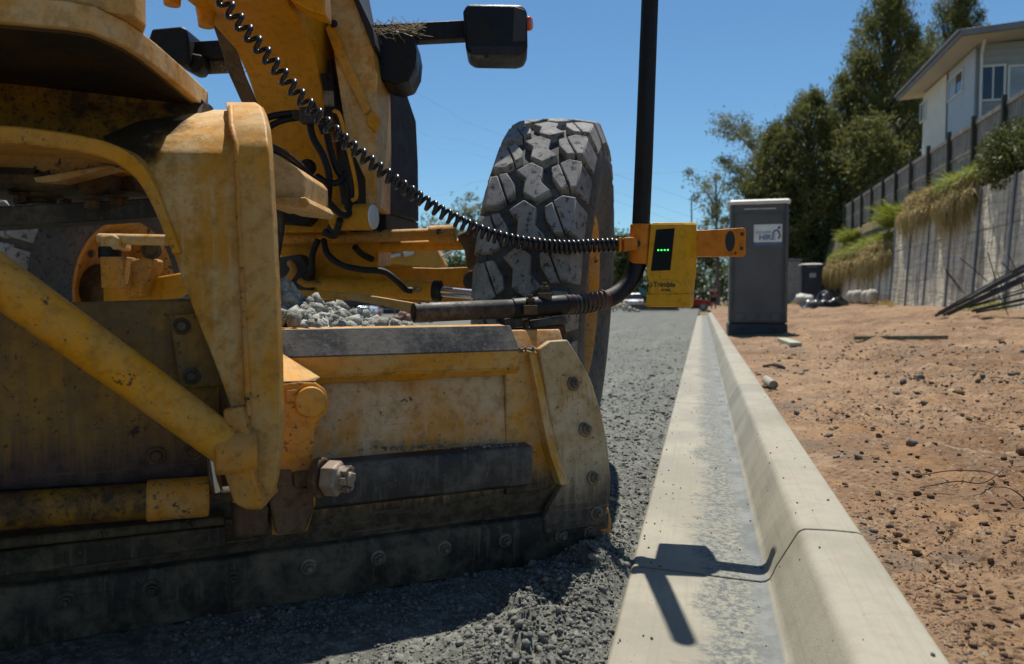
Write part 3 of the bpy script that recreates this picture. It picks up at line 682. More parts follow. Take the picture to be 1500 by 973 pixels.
def tuft(label, s0, s1, t, z, n, L_, mat, droop, kind='grass_tuft', cat='grass tuft', wd=.022, thick=.35, group='grass tufts on the retaining wall', jitter=.45):
    rt_ = thing(kind, label, cat, K((s0 + s1) / 2, t, z), group)
    nn = n; ss = rng.uniform(s0, s1, nn); f = (ss - s0) / (s1 - s0) * 2 - 1
    env = np.sqrt(np.clip(1 - f * f * .85, .1, 1)) * (.75 + .5 * np.clip(.5 + fbm(ss * 1.3 + t * 7, ss * 0 + z, 3), 0, 1))
    tt = t + rng.uniform(-.05, thick, nn); zz = z + (rng.uniform(-.28, .22, nn) * L_ if droop > .8 else rng.uniform(-.1, .15, nn))
    tt = np.where(zz < z - .1, t - .05 - rng.random(nn) * .15, tt)
    p0 = np.stack([ss * H.x + tt * R_.x, ss * H.y + tt * R_.y, zz], -1); l = (L_ * env * rng.uniform(.45, 1.15, nn))[:, None]
    up = np.array([0, 0, 1.]); outv = -np.array(R_[:]); hv = np.array(H[:])
    side = rng.normal(size=(nn, 1)) * jitter
    d0 = up * rng.uniform(.3, 1, (nn, 1)) + outv * rng.uniform(.1, .9, (nn, 1)) + hv * side
    g_ = droop * rng.uniform(.5, 1.4, (nn, 1))
    pts = []; 
    for k in range(5):
        q = k / 4; pts.append(p0 + d0 * l * q * .62 - up * g_ * l * q * q * .95 + outv * (-.30 * q * q * l * (droop > .8)))
    wv = np.cross(d0, rng.normal(size=(nn, 3))); wv /= np.linalg.norm(wv, axis=1, keepdims=True)
    V = []
    for k in range(5): V += [pts[k] - wv * wd * (1 - k / 4.6), pts[k] + wv * wd * (1 - k / 4.6)]
    V = np.stack(V, 1); idx = np.array([[2 * k, 2 * k + 1, 2 * k + 3, 2 * k + 2] for k in range(4)])
    F_ = (idx[None] + (np.arange(nn) * 10)[:, None, None]).reshape(-1, 4)
    npmesh('blades', V.reshape(-1, 3), F_, mat, rt_, 0); return rt_
tuft('dry brown grass hanging over far low wall, leftmost clump', s_of(1262, TW), s_of(1211, TW), TW + .02, ZLO + .15, 2600, 1.9, M_grass_dry, .95, wd=.03)
tuft('dry brown grass hanging over low wall beside the wall step', s_of(1309, TW), s_of(1258, TW), TW + .02, ZLO + .2, 2600, 1.7, M_grass_dry, 1.0, wd=.03)
tuft('yellow green grass mat on top of the low far wall', s_of(1308, TW), s_of(1216, TW), TW + .35, ZLO + .75, 3600, 1.25, M_grass_green, .45, wd=.03, thick=.7)
tuft('tall bright green grass clump standing at the wall step', s_of(1311, TW), s_of(1281, TW), TW + .3, ZLO + 1.4, 1500, 2.0, M_grass_green, .25, wd=.035)
tuft('bright green grass at the far end of the fence', s_of(1236, TW), s_of(1214, TW), TW + .5, ZLO + 1.6, 900, 1.5, M_grass_green, .3, wd=.035)
tuft('dry grass clump overhanging tall wall just right of the step', s_of(1366, TW), s_of(1318, TW), TW + .02, ZHI + .15, 2400, 1.35, M_grass_dry, .85, wd=.024)
tuft('large brown grass clump hanging furthest down the tall wall', s_of(1430, TW), s_of(1372, TW), TW + .0, ZHI + .05, 2600, 1.45, M_grass_dry, 1.0, wd=.022)
tuft('olive weeds growing between fence and largest brown grass clump', s_of(1430, TW), s_of(1350, TW), TW + .3, ZHI + .55, 1700, 1.0, M_grass_green, .45, wd=.022)
tuft('yellow green crown of the largest hanging grass clump', s_of(1428, TW), s_of(1368, TW), TW + .0, ZHI + .45, 1100, 1.0, M_grass_green, .62, wd=.022, thick=.55)
tuft('faded green crown of the grass clump right of the step', s_of(1362, TW), s_of(1322, TW), TW + .1, ZHI + .5, 1500, .95, M_grass_dry, .6, wd=.022, thick=.5)
tuft('mixed green crown along the low wall grass at far left', s_of(1270, TW), s_of(1214, TW), TW + .0, ZLO + .55, 1000, 1.1, M_grass_green, .65, wd=.028, thick=.5)
def shrub(label, s0, s1, t, z0, z1, n):
    c = K((s0 + s1) / 2, t, (z0 + z1) / 2); rt_ = thing('leafy_shrub', label, 'shrub', c, 'leafy shrubs below the fence')
    q = rng.normal(size=(n, 3)); q /= np.linalg.norm(q, axis=1, keepdims=True); q *= rng.random((n, 1)) ** .45
    q = q * (1 + .35 * fbm(q[:, :1] * 3 + 5, q[:, 2:] * 3, 3))
    a = (s1 - s0) / 2; b = .55; cz = (z1 - z0) / 2
    p = q[:, :1] * a * np.array(H[:]) + q[:, 1:2] * b * np.array(R_[:]) + q[:, 2:] * cz * np.array([0, 0, 1.]) + np.array(c[:])
    leaves(p, rng.normal(size=(n, 3)) + np.array([0, 0, .3]), .16, .06, M_shrub, 'foliage', rt_)
    mm = MB()
    for i in range(7):
        e = c + H * random.uniform(-a, a) * .7 + R_ * random.uniform(-.3, .3) + UP * cz * random.uniform(-.5, .8)
        mm.tube(spline([K((s0 + s1) / 2, t + .2, z0 + .2), (c + e) / 2 + R_ * .1, e], 3), .012, 5)
    mm.build('stem', M_bark, rt_, fix=False)
shrub('leafy olive shrub spilling over wall top below the fence', s_of(1490, TW), s_of(1432, TW), TW + .1, 3.55, 5.5, 2600)
shrub('leafy shrub at right edge of view below the fence', s_of(1540, TW), s_of(1490, TW), TW + .1, 3.75, 5.3, 2200)
tuft('small green weeds along the foot of the wall at right', s_of(1520, TW), s_of(1440, TW), TW - .8, .55, 500, .32, M_grass_green, .4, wd=.012, thick=.4, group='weeds on the earth lot')
tuft('sparse dry weeds at foot of wall beside the sand bags', s_of(1335, TW), s_of(1305, TW), TW - .7, .5, 260, .5, M_grass_dry, .3, wd=.018, thick=.3, group='weeds on the earth lot')
tuft('patch of green grass beside the small navy toilet', s_of(1172, 5.6), s_of(1158, 5.6), 5.6, .42, 700, .5, M_grass_green, .4, wd=.02, thick=.9, group='weeds on the earth lot')

# ================================================================== MOTOR GRADER
GR = thing('motor_grader', 'yellow motor grader with angled moldboard grading beside the kerb', 'grader', K(3.38, -1.75, 0))
def gpart(mb, name, mat, parent=None, bevel=.003, smooth=35): return mb.build(name, mat, parent or GR, bevel, smooth)
def px_plate(pts, y, thick, name, mat, parent=None, bevel=.003, n=None, p0=None):
    """an outline at its own distance (a plane facing the back of the machine), given real thickness"""
    n = n or Vector((0, -1, 0)); p0 = p0 if p0 is not None else Vector((0, y, 0))
    q = [PL(u, v, p0, n) for u, v in pts]; m = MB(); m.prism(q, -n * thick); return gpart(m, name, mat, parent, bevel)
def bl_plate(pts, nn, thick, name, mat, parent=None, bevel=.003):
    return px_plate(pts, 0, thick, name, mat, parent, bevel, BN, BO + BN * nn)

# ---- moldboard
A0, A1 = -1.2, 1.50
def board_ring(a):
    prof = [(-.005, .05), (.022, .13), (.040, .25), (.046, .38), (.036, .52), (.008, .63), (-.035, .70)]
    back = [B(a, n, z) for n, z in prof]; front = [B(a, n - .024, z) for n, z in reversed(prof)]
    return back + front
m = MB(); m.loft([board_ring(a) for a in np.linspace(A0, A1, 12)]); mold = gpart(m, 'moldboard', M_blade, None, .004, 50)
# upper rail: dark wear face over an ochre strip with a bright lower lip, squared end
def rail(prof, a0, a1, name, mat, slant=0.):
    m = MB(); m.loft([[B(a0, n, z) for n, z in prof], [B(a1 - slant * (z - prof[0][1]), n, z) for n, z in prof]]); return gpart(m, name, mat, mold, .004)
AR = 1.302
rail([(.075, .592), (.092, .645), (.040, .716), (-.03, .720), (-.03, .60)], -.6, AR, 'upper_rail', M_yel_dusty, .12)
rail([(.096, .646), (.046, .7195), (.040, .716), (.088, .643)], -.6, AR - .004, 'rail_wear_strip', M_wear, .12)
rail([(.04, .566), (.077, .590), (.073, .596), (.02, .60)], -.6, AR + .008, 'rail_lip', M_yel, .12)
AL = Bp(778, 690, .085); aL = (AL - BO).dot(BD)
rail([(.05, .225), (.092, .243), (.104, .345), (.098, .358), (.04, .362)], .36, aL, 'lower_slide_rail', M_wear, .02)
# cutting edge bolted along the bottom
def ce_ring(a): return [B(a, n, z) for n, z in ((.048, .012), (.052, .10), (.044, .122), (.020, .128), (.02, -.02), (.036, -.03))]
m = MB(); m.loft([ce_ring(a) for a in np.linspace(A0, A1 + .135, 8)]); ce = gpart(m, 'cutting_edge', M_edge, None, .004)
m = MB(); m.loft([[B(a, n, z) for n, z in ((.031, -.005), (.037, .014), (.012, .014), (.008, -.035), (.022, -.035))] for a in (A0, A1 + .14)]); gpart(m, 'edge_blade', M_rust, ce, .002)
for u, v in ((-30, 896), (97, 880), (222, 862), (342, 848), (452, 830), (554, 817), (651, 803), (740, 792), (822, 785), (864, 780)):
    p = Bp(u, v, .053); gpart(bolt_stud(p, BN, .0145), 'bolt', M_edge if u < 400 else M_bolt, ce, .001)
# end of the board: stepped end cap, rib and bolted end plate
ecap = bl_plate([(742, 512), (776, 515), (790, 560), (812, 650), (824, 702), (806, 716), (741, 726), (741, 560)], .050, .07, 'end_cap', M_cap, mold, .004)
lt_ = [Bp(u, v, n) for u, v, n in ((775, 514, .070), (783, 552, .082), (794, 610, .094), (806, 664, .102), (822, 712, .092))]
rt2 = [Bp(u, v, n) for u, v, n in ((793, 517, .035), (800, 556, .045), (808, 614, .055), (819, 668, .062), (836, 708, .064))]
m = MB(); m.loft([[a, b, b - BN * .05, a - BN * .06] for a, b in zip(lt_, rt2)]); rib = gpart(m, 'end_rib', M_beige, ecap, .003, 30)
ep = bl_plate([(790, 512), (806, 500), (832, 498), (846, 520), (866, 556), (880, 604), (888, 650), (892, 700), (891, 742), (884, 768), (800, 784), (797, 762), (808, 738), (826, 708), (806, 610)], .066, .03, 'end_plate', M_end, None, .005)
bl_plate([(870, 570), (880, 600), (890, 650), (895, 700), (893, 742), (884, 742), (880, 690), (872, 610)], .064, .05, 'end_plate_lip', M_end, ep, .004)
bl_plate([(876, 752), (892, 742), (897, 764), (894, 790), (878, 808)], .050, .06, 'overlay_end_bit', M_yel_worn, ep, .008)
for k, (u, v) in enumerate(((840, 562), (857, 629), (869, 700), (874, 752))):
    gpart(bolt_stud(Bp(u, v, .068), (BN + Vector((.25, 0, .25))).normalized() if k < 3 else BN, .0155), 'bolt', M_bolt, ep, .001)
for k in range(7):                                  # pale raised ribs imitating sunlit streaks on the end plate
    u = 822 + k * 7.5; v0 = 545 + abs(k - 2) * 3 + 8 * (k > 4); m = MB()
    m.tube([Bp(u, v0, .066), Bp(u + 3, v0 + 46 - 3 * k, .066)], [.0032, .0022], 6); gpart(m, 'sun_streak_rib', M_beige, ep, 0)

# ---- blade carrier at the left, sliding tube, its bolts
car = bl_plate([(-260, 462), (0, 446), (302, 437), (318, 470), (322, 690), (300, 703), (0, 722), (-260, 742)], .215, .03, 'blade_carrier', M_carrier, None, .006)
pad = bl_plate([(248, 462), (306, 455), (330, 540), (336, 566), (264, 570)], .236, .02, 'wear_pad', M_carrier, car, .004)
for u, v in ((266, 478), (281, 551)): gpart(bolt_mb(Bp(u, v, .238), BN, .0125, .012), 'bolt', M_grime, pad, .001)
for u, v in ((229, 668), (283, 662)): gpart(bolt_mb(Bp(u, v, .217), BN, .0135, .01), 'bolt', M_rust, car, .001)
bl_plate([(256, 566), (330, 562), (345, 620), (300, 640), (258, 600)], .20, .06, 'guide_block', M_rust, car, .006)
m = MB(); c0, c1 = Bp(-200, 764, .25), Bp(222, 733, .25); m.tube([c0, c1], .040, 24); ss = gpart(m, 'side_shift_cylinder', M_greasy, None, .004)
m = MB(); m.tube([c1 - BD * .01, Bp(306, 727, .25)], .046, 24); gpart(m, 'cylinder_head', M_yel_worn, ss, .005)
m = MB(); m.tube([Bp(306, 727, .25), Bp(350, 722, .25)], .018, 16); gpart(m, 'piston_rod', M_grime, ss, 0)
bl_plate([(-260, 815), (0, 790), (330, 757), (330, 770), (0, 806), (-260, 832)], .17, .12, 'lower_guide_bar', M_grime, car, .006)
bl_plate([(-260, 838), (0, 808), (330, 771), (332, 800), (0, 846), (-260, 880)], .07, .05, 'backing_plate', M_edge, mold, .004)

# ---- pivot bracket with castle nut
br = bl_plate([(410, 562), (440, 559), (462, 560), (476, 570), (483, 590), (480, 604), (470, 615), (461, 632), (459, 690), (464, 700), (462, 742), (450, 780), (398, 786), (396, 700), (404, 690), (404, 620)], .24, .11, 'pivot_bracket', M_yel_worn, None, .006)
q = [Bp(410, 562, .24), Bp(462, 559, .24), Bp(462, 559, .24) - BN * .13, Bp(410, 562, .24) - BN * .13 + UP * .002]
m = MB(); e = UP * .055
m.add([Bp(410, 560, .238), Bp(462, 558, .238), Bp(470, 553, .12), Bp(411, 516, .10), Bp(405, 560, .10)], [(0, 1, 2, 3), (0, 3, 4), (0, 4, 1), (1, 4, 2), (2, 4, 3)]); gpart(m, 'gusset', M_yel_dusty, br, .002)
m = MB(); m.lathe(Bp(455, 589, .243) - BN * .02, BN, [(0, .038), (.026, .038), (.03, .035)], 28); gpart(m, 'boss', M_yel_dusty, br, .002)
bl_plate([(418, 572), (436, 570), (440, 588), (420, 592)], .246, .02, 'lock_plate', M_yel_worn, br, .003)
bl_plate([(430, 694), (456, 690), (459, 712), (432, 716)], .262, .04, 'cast_lug', M_rust, br, .006)
bl_plate([(404, 690), (428, 690), (430, 712), (458, 716), (461, 745), (448, 780), (405, 784), (395, 740)], .256, .06, 'lower_clevis', M_rust, br, .005)
bl_plate([(342, 738), (394, 742), (390, 784), (344, 790)], .27, .12, 'lower_lug', M_rust, br, .008)
ax = (BD * .80 + BN * .60).normalized(); pc = Bp(474, 700, .285)
m = MB(); m.lathe(pc - ax * .02, ax, [(0, .047), (.016, .049), (.021, .044)], 32); gpart(m, 'washer', M_rust, br, .002)
a_ = ax.orthogonal().normalized(); b_ = ax.cross(a_)
hx = lambda z, r_: [pc + ax * z + (a_ * cos(k * pi / 3 + .5) + b_ * sin(k * pi / 3 + .5)) * r_ for k in range(6)]
m = MB(); m.loft([hx(.006, .040), hx(.011, .043), hx(.040, .043), hx(.046, .037)]); nut = gpart(m, 'castle_nut', M_nut, br, .002)
m = MB(); m.lathe(pc, ax, [(.042, .031), (.056, .031), (.057, .024)], 24)
for k in range(6):
    g_ = k * pi / 3 + .25; c_ = pc + ax * .062 + (a_ * cos(g_) + b_ * sin(g_)) * .026
    m.box(c_, .010, .018, .016, (a_ * cos(g_) + b_ * sin(g_)), (b_ * cos(g_) - a_ * sin(g_)), ax)
m.lathe(pc, ax, [(.05, .018), (.072, .018), (.075, .014)], 20); gpart(m, 'nut_crown', M_nut, nut, .0015)

# ---- circle arm: bent casting, its flange and the lug that carries the tip cylinder
def sheet(rows, thick, name, mat, parent=None, nu=9, bulge=.0, bevel=.0025):
    """rows: (u left, u right, v, distance left, distance right): a bent plate given real thickness"""
    front = []; back = []
    for ul, ur, v, yl, yr in rows:
        rr = []
        for i in range(nu):
            f = i / (nu - 1); rr.append(P(ul + (ur - ul) * f, v, yl + (yr - yl) * f - bulge * (1 - (2 * f - 1) ** 2)))
        front.append(rr); back.append([p + Vector((0, thick, 0)) for p in rr])
    m = MB(); k = nu; n = len(rows)
    vv = [p for r_ in front for p in r_] + [p for r_ in back for p in r_]; N_ = n * k; ff = []
    for i in range(n - 1):
        for j in range(k - 1):
            a = i * k + j; ff += [(a, a + 1, a + k + 1, a + k), (N_ + a, N_ + a + k, N_ + a + k + 1, N_ + a + 1)]
        ff += [(i * k, i * k + k, N_ + i * k + k, N_ + i * k), (i * k + k - 1, N_ + i * k + k - 1, N_ + i * k + 2 * k - 1, i * k + 2 * k - 1)]
    for j in range(k - 1):
        ff += [(j, N_ + j, N_ + j + 1, j + 1)]; a = (n - 1) * k + j; ff += [(a, a + 1, N_ + a + 1, N_ + a)]
    m.add(vv, ff); return gpart(m, name, mat, parent, bevel, 50)
def densify(rows, n=4):
    out = []
    for i in range(len(rows) - 1):
        for j in range(n): out.append(tuple(np.array(rows[i]) * (1 - j / n) + np.array(rows[i + 1]) * j / n))
    return out + [rows[-1]]
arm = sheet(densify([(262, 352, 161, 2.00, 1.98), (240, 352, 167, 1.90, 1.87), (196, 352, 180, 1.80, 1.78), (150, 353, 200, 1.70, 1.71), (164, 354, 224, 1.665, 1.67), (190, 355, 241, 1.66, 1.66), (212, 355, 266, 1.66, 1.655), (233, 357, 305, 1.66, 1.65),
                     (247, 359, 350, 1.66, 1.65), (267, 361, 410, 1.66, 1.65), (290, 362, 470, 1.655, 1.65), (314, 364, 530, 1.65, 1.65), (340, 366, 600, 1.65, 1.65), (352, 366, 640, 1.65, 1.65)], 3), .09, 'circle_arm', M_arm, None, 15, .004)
sheet(densify([(330, 374, 150, 1.96, 1.96), (330, 380, 154, 1.85, 1.85), (333, 385, 165, 1.765, 1.765), (340, 390, 185, 1.695, 1.695), (346, 393, 215, 1.65, 1.65), (349, 395, 255, 1.635, 1.635), (352, 399, 320, 1.63, 1.63),
               (357, 404, 420, 1.63, 1.63), (361, 408, 520, 1.63, 1.63), (365, 410, 600, 1.63, 1.63), (366, 408, 660, 1.63, 1.63), (364, 402, 705, 1.635, 1.635), (362, 394, 732, 1.65, 1.65), (364, 382, 747, 1.68, 1.68)], 3), .035, 'arm_flange', M_yel_dusty, arm, 7, .002, .003)
m = MB(); m.tube([P(340 + 6 * (v > 200) + .045 * (v - 200), v, y - .012) for v, y in ((158, 1.84), (168, 1.77), (185, 1.71), (215, 1.665), (260, 1.65), (400, 1.645), (520, 1.642), (610, 1.64))], .0075, 8); gpart(m, 'weld_seam', M_yel_worn, arm, 0, 60)
lug = px_plate([(326, 600), (352, 596), (366, 640), (372, 700), (384, 742), (362, 748), (342, 738), (326, 690)], 1.60, .12, 'cylinder_lug', M_yel_worn, arm, .005)
# tip cylinder crossing in front
tp_ = P(60, 455, 1.44); m = MB(); m.tube([tp_ + (tp_ - P(200, 556, 1.535)).normalized() * .95, tp_ + (tp_ - P(200, 556, 1.535)).normalized() * .25, P(60, 455, 1.44), P(200, 556, 1.535), P(352, 668, 1.625)], [.0445, .0445, .0445, .0445, .043], 32); tip = gpart(m, 'tip_cylinder', M_yel, None, .004, 60)
m = MB(); cc_ = P(350, 660, 1.62); m.tube([cc_ - BD * .05 , cc_ + BD * .035], .05, 24); gpart(m, 'cylinder_eye', M_yel_worn, tip, .006)
m = MB(); m.tube([P(308, 655, 1.66), P(318, 720, 1.68)], .014, 12); gpart(m, 'pin', M_chrome, tip, .002)

# ---- circle, its rim plate and the swept beam that carries the arm
ZR = 1.30
def hz(u, v, z=ZR):
    r_ = ray(u, v); return Vector((0, 0, CAM_H)) + r_ * ((z - CAM_H) / r_.z)
rim_px = [(-220, 20), (0, 31), (100, 40), (139, 47), (187, 68), (212, 84), (237, 103), (270, 130), (305, 161), (300, 178), (225, 205), (0, 222), (-220, 222)]
m = MB(); m.prism([hz(u, v) for u, v in rim_px], UP * .048); rim = gpart(m, 'circle_rim', M_beige, None, .003)
m = MB(); cen = hz(60, 130); m.prism([h_ + (cen - h_).normalized() * .018 - UP * .006 for h_ in (hz(u, v) for u, v in rim_px)], UP * .004); gpart(m, 'rim_underside', M_under, rim, 0)  # dark sheet added: grease, with the underside's shade put into its colour
m = MB(); m.prism([hz(u, v, ZR + .05) for u, v in [(-220, -10), (0, -8), (100, 2), (196, 26), (214, 40), (205, 70), (0, 80), (-220, 80)]], UP * .36); gpart(m, 'circle_drive_housing', M_yel_dusty, rim, .004)
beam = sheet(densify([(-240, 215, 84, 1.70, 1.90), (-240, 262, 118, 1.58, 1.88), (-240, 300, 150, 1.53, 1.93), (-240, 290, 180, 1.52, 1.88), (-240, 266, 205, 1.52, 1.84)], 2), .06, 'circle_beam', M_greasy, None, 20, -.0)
fl = spline([P(-240, 184, 1.46), P(0, 196, 1.49), P(70, 203, 1.52), P(125, 212, 1.55), P(160, 222, 1.58), P(190, 240, 1.61), (P(212, 265, 1.63)), P(232, 305, 1.645), P(258, 372, 1.64)], 5)
m = MB(); rings = []
for i, p in enumerate(fl):
    t_ = (fl[min(i + 1, len(fl) - 1)] - fl[max(i - 1, 0)]).normalized(); up_ = t_.cross(Vector((0, 1, 0))).normalized() * -1
    if up_.z < 0: up_ = -up_
    hgt_ = .017 if i < len(fl) * .6 else .017 - .009 * (i - len(fl) * .6) / (len(fl) * .4)
    rings.append([p + up_ * hgt_, p - up_ * hgt_, p - up_ * hgt_ + Vector((0, .16, 0)), p + up_ * hgt_ + Vector((0, .16, 0))])
m.loft(rings); gpart(m, 'beam_flange', M_yel, beam, .004)
# underside machinery seen through the arch
cs = px_plate([(-240, 200), (0, 206), (86, 214), (116, 226), (164, 240), (162, 246), (78, 262), (0, 256), (-240, 254)], 1.80, .25, 'centre_shift_bracket', M_yel_worn, None, .006)
px_plate([(48, 260), (160, 241), (164, 245), (82, 266), (52, 267)], 1.77, .06, 'bracket_edge', M_beige, cs, .003)
m = MB(); hc = P(62, 283, 1.95); m.lathe(hc - UP * .012, UP, [(0, .10), (.006, .19), (.03, .195), (.05, .17)], 40); disc = gpart(m, 'swivel_disc', M_grime, cs, .002)
m = MB(); m.lathe(P(60, 290, 1.9) - UP * .01, UP, [(-.006, .02), (-.006, .034), (.006, .036), (.008, .05), (.03, .052)], 20); gpart(m, 'centre_boss', M_grime, cs, .002)
for u, v, y in ((134, 291, 1.78), (172, 288, 1.86), (30, 284, 1.85), (96, 284, 1.98)):
    gpart(bolt_mb(P(u, v, y), -UP, .017, .022), 'bolt', M_rust, cs, .001)
px_plate([(106, 262), (152, 246), (158, 262), (150, 282), (116, 285)], 1.83, .12, 'clamp_lobe', M_rust, cs, .010)
px_plate([(154, 250), (178, 248), (190, 256), (200, 274), (196, 280), (156, 280)], 1.90, .12, 'clamp_lobe', M_rust, cs, .010)
m = MB(); bpts = [P(-240, 328, 1.84), P(0, 317, 1.82), P(110, 311, 1.84), P(240, 303, 1.9)]; m.loft([[p + UP * .026 + Vector((0, .05, 0)), p + UP * .022 - Vector((0, .012, 0)), p - UP * .026 - Vector((0, .012, 0)), p - UP * .03 + Vector((0, .05, 0))] for p in bpts]); gpart(m, 'link_bar', M_wear, None, .004)

# ---- arched frame over the circle
secs = [(225, 388, -60, 2.30), (254, 404, -15, 2.52), (300, 432, 22, 2.72), (345, 458, 72, 2.95), (362, 468, 110, 3.06), (376, 476, 150, 3.14), (386, 490, 215, 3.22), (398, 503, 275, 3.27), (405, 508, 340, 3.29)]
rings = []
for i, (ul, ur, v, y) in enumerate(densify(secs, 3)):
    a, b = P(ul, v, y), P(ur, v, y); f = i / 24; d_ = Vector((.06, .35 + .05 * f, .40 * (1 - f) ** .6))
    rings.append([a, b, b + d_, a + d_])
arch_ring = [Vector(p) for p in rings[0]]
m = MB(); m.loft(rings); arch = gpart(m, 'frame_arch', M_yel_clean, None, .005, 30)
lefts = [(282, -60, 2.42), (308, 20, 2.80), (322, 60, 2.97), (338, 110, 3.1), (356, 150, 3.2), (372, 180, 3.25)]
m = MB(); m.loft([[P(u + 22, v + 2, y + .01), P(u - 2, v, y + .05), P(u - 2, v, y + .12), P(u + 22, v, y + .12)] for u, v, y in lefts]); gpart(m, 'arch_shade_plate', M_rust, arch, .004)  # brown strip put in for the shadow along the arch's left edge
m = MB(); sa, sb = P(344, 68, 2.93), P(462, 62, 2.93); m.tube([sa, sb], .004, 6); gpart(m, 'weld_seam', M_yel_clean, arch, 0)
for u, v, y in ((252, 2, 2.60), (302, 34, 2.70), (456, 14, 2.72)):
    m = MB(); m.lathe(P(u, v, y), UP, [(-.014, .018), (-.014, .027), (.02, .03), (.05, .036)], 20); gpart(m, 'bolt_boss', M_yel_clean, arch, .002)
px_plate([(405, -30), (474, -30), (476, 22), (452, 14), (425, 0)], 2.62, .10, 'flange', M_yel_clean, arch, .006)
# right side panel of the nose
pn = px_plate([(472, -60), (505, -60), (519, 0), (545, 66), (551, 112), (553, 190), (551, 300), (536, 300), (535, 262), (508, 204), (493, 104), (482, 30)], 3.05, .35, 'nose_side_panel', M_beige, None, .003)
px_plate([(500, -60), (514, -60), (526, 0), (546, 42), (550, 66), (545, 68), (519, 0), (506, -30)], 3.03, .37, 'nose_cover', M_panel, pn, .004)
px_plate([(476, 40), (486, 32), (500, 62), (530, 128), (544, 160), (534, 168), (516, 132), (490, 78)], 3.03, .018, 'diagonal_strap', M_yel, pn, .003)
px_plate([(546, 162), (556, 172), (557, 180), (551, 193), (538, 184), (537, 172)], 3.03, .03, 'latch_plate', M_yel_clean, pn, .003)
gpart(bolt_mb(P(489, 35, 3.02), (0, -1, 0), .010, .008), 'bolt', M_black, pn, .001)
px_plate([(460, -20), (484, -20), (494, 104), (510, 204), (536, 262), (540, 330), (470, 345), (500, 300), (480, 160), (462, 60)], 3.24, .15, 'gap_shade_plate', M_dgrey, arch, .004)  # dark plate added to give the gap behind the hoses its shade
m = MB(); m.tube([P(522, 318, 3.05) - R_ * .10, P(546, 318, 3.03)], .054, 28); can = gpart(m, 'filter_canister', M_yel_clean, None, .006)
m = MB(); cdir = (P(547, 318, 3.03) - P(546, 318, 3.03)).normalized(); m.lathe(P(546, 318, 3.03) - R_ * .0, R_, [(0, .050), (.006, .050), (.008, .044)], 28); gpart(m, 'canister_cap', M_white, can, .002)
# bracket block right of the arm
bk = px_plate([(370, 214), (388, 216), (440, 250), (446, 258), (447, 290), (444, 294), (380, 298)], 2.35, .30, 'arm_bracket', M_beige, None, .006)
px_plate([(392, 288), (448, 289), (454, 299), (450, 306), (396, 300)], 2.32, .33, 'bracket_flange', M_beige, bk, .004)
# pedestal under the arch down to the axle
px_plate([(412, 300), (500, 296), (556, 345), (552, 430), (440, 440), (410, 430)], 3.42, .35, 'axle_pedestal', M_yel_clean, None, .005)
px_plate([(404, 300), (452, 302), (460, 318), (448, 330), (404, 326)], 3.2, .2, 'pivot_housing', M_black, None, .006)
m = MB(); m.lathe(P(452, 246, 3.1), (0, -1, 0), [(0, .034), (.02, .034), (.03, .024), (.036, .024)], 24); gpart(m, 'grease_cap', M_black, arch, .002)

# ---- charcoal guard on the nose, lamps on their arms
gp0 = P(567, 200, 3.40); q = [PL(u, v, gp0, R_) for u, v in ((564, 100), (588, 121), (594, 130), (610, 178), (613, 240), (614, 325), (566, 311))]
m = MB(); m.prism(q, -R_ * .30); gd = gpart(m, 'nose_guard', M_panel, None, .008)
m = MB(); m.prism([PL(u, v, gp0 - R_ * .012, R_) for u, v in ((566, 312), (613, 326), (613, 345), (566, 345))], -R_ * .27); gpart(m, 'guard_skirt', M_dgrey, gd, .004)
px_plate([(546, 52), (580, 44), (606, 52), (610, 74), (608, 98), (598, 118), (580, 124), (560, 118), (546, 104)], 3.18, .22, 'lamp_arm_mount', M_black, None, .008)
m = MB(); m.loft([[P(u, v0, 3.26), P(u, v1, 3.26), P(u, v1, 3.26) + Vector((0, .07, 0)), P(u, v0, 3.26) + Vector((0, .07, 0))] for u, v0, v1 in ((545, 36, 62), (682, 29, 55))]); gpart(m, 'lamp_arm', M_black, None, .005)
lh = px_plate([(684, 5), (764, 6), (772, 14), (773, 66), (768, 78), (756, 81), (692, 80), (682, 72), (678, 16)], 3.18, .20, 'lamp_housing', M_black, None, .014)
px_plate([(752, 8), (770, 14), (770, 60), (750, 62)], 3.178, .02, 'lamp_bezel', M_dgrey, lh, .006)
px_plate([(684, 66), (768, 66), (765, 80), (692, 80)], 3.174, .03, 'lamp_base', M_panel, lh, .006)
m = MB(); m.lathe(P(771, 35, 3.24), R_, [(0, .030), (.018, .030), (.026, .022)], 20); gpart(m, 'marker_lens', M_amber, lh, .002)
m = MB(); m.lathe(P(713, 79, 3.2), -UP, [(0, .014), (.01, .014), (.011, .008), (.02, .008)], 12); gpart(m, 'lamp_stud', M_dgrey, lh, 0)
lh2 = px_plate([(222, 42), (264, 38), (273, 42), (276, 60), (278, 92), (266, 96), (214, 66)], 3.35, .20, 'lamp_housing', M_black, None, .010)
m = MB(); m.loft([[P(u, v0, 3.42), P(u, v1, 3.42), P(u, v1, 3.42) + Vector((0, .07, 0)), P(u, v0, 3.42) + Vector((0, .07, 0))] for u, v0, v1 in ((274, 61, 84), (345, 57, 82))]); gpart(m, 'lamp_arm', M_black, None, .005)
px_plate([(272, 76), (296, 80), (296, 96), (290, 105), (280, 106), (272, 94)], 3.38, .10, 'lamp_arm_mount', M_black, None, .01)
npl = px_plate([(298, 82), (345, 80), (345, 107), (300, 109)], 3.50, .004, 'number_plate', M_plate, None, .0)
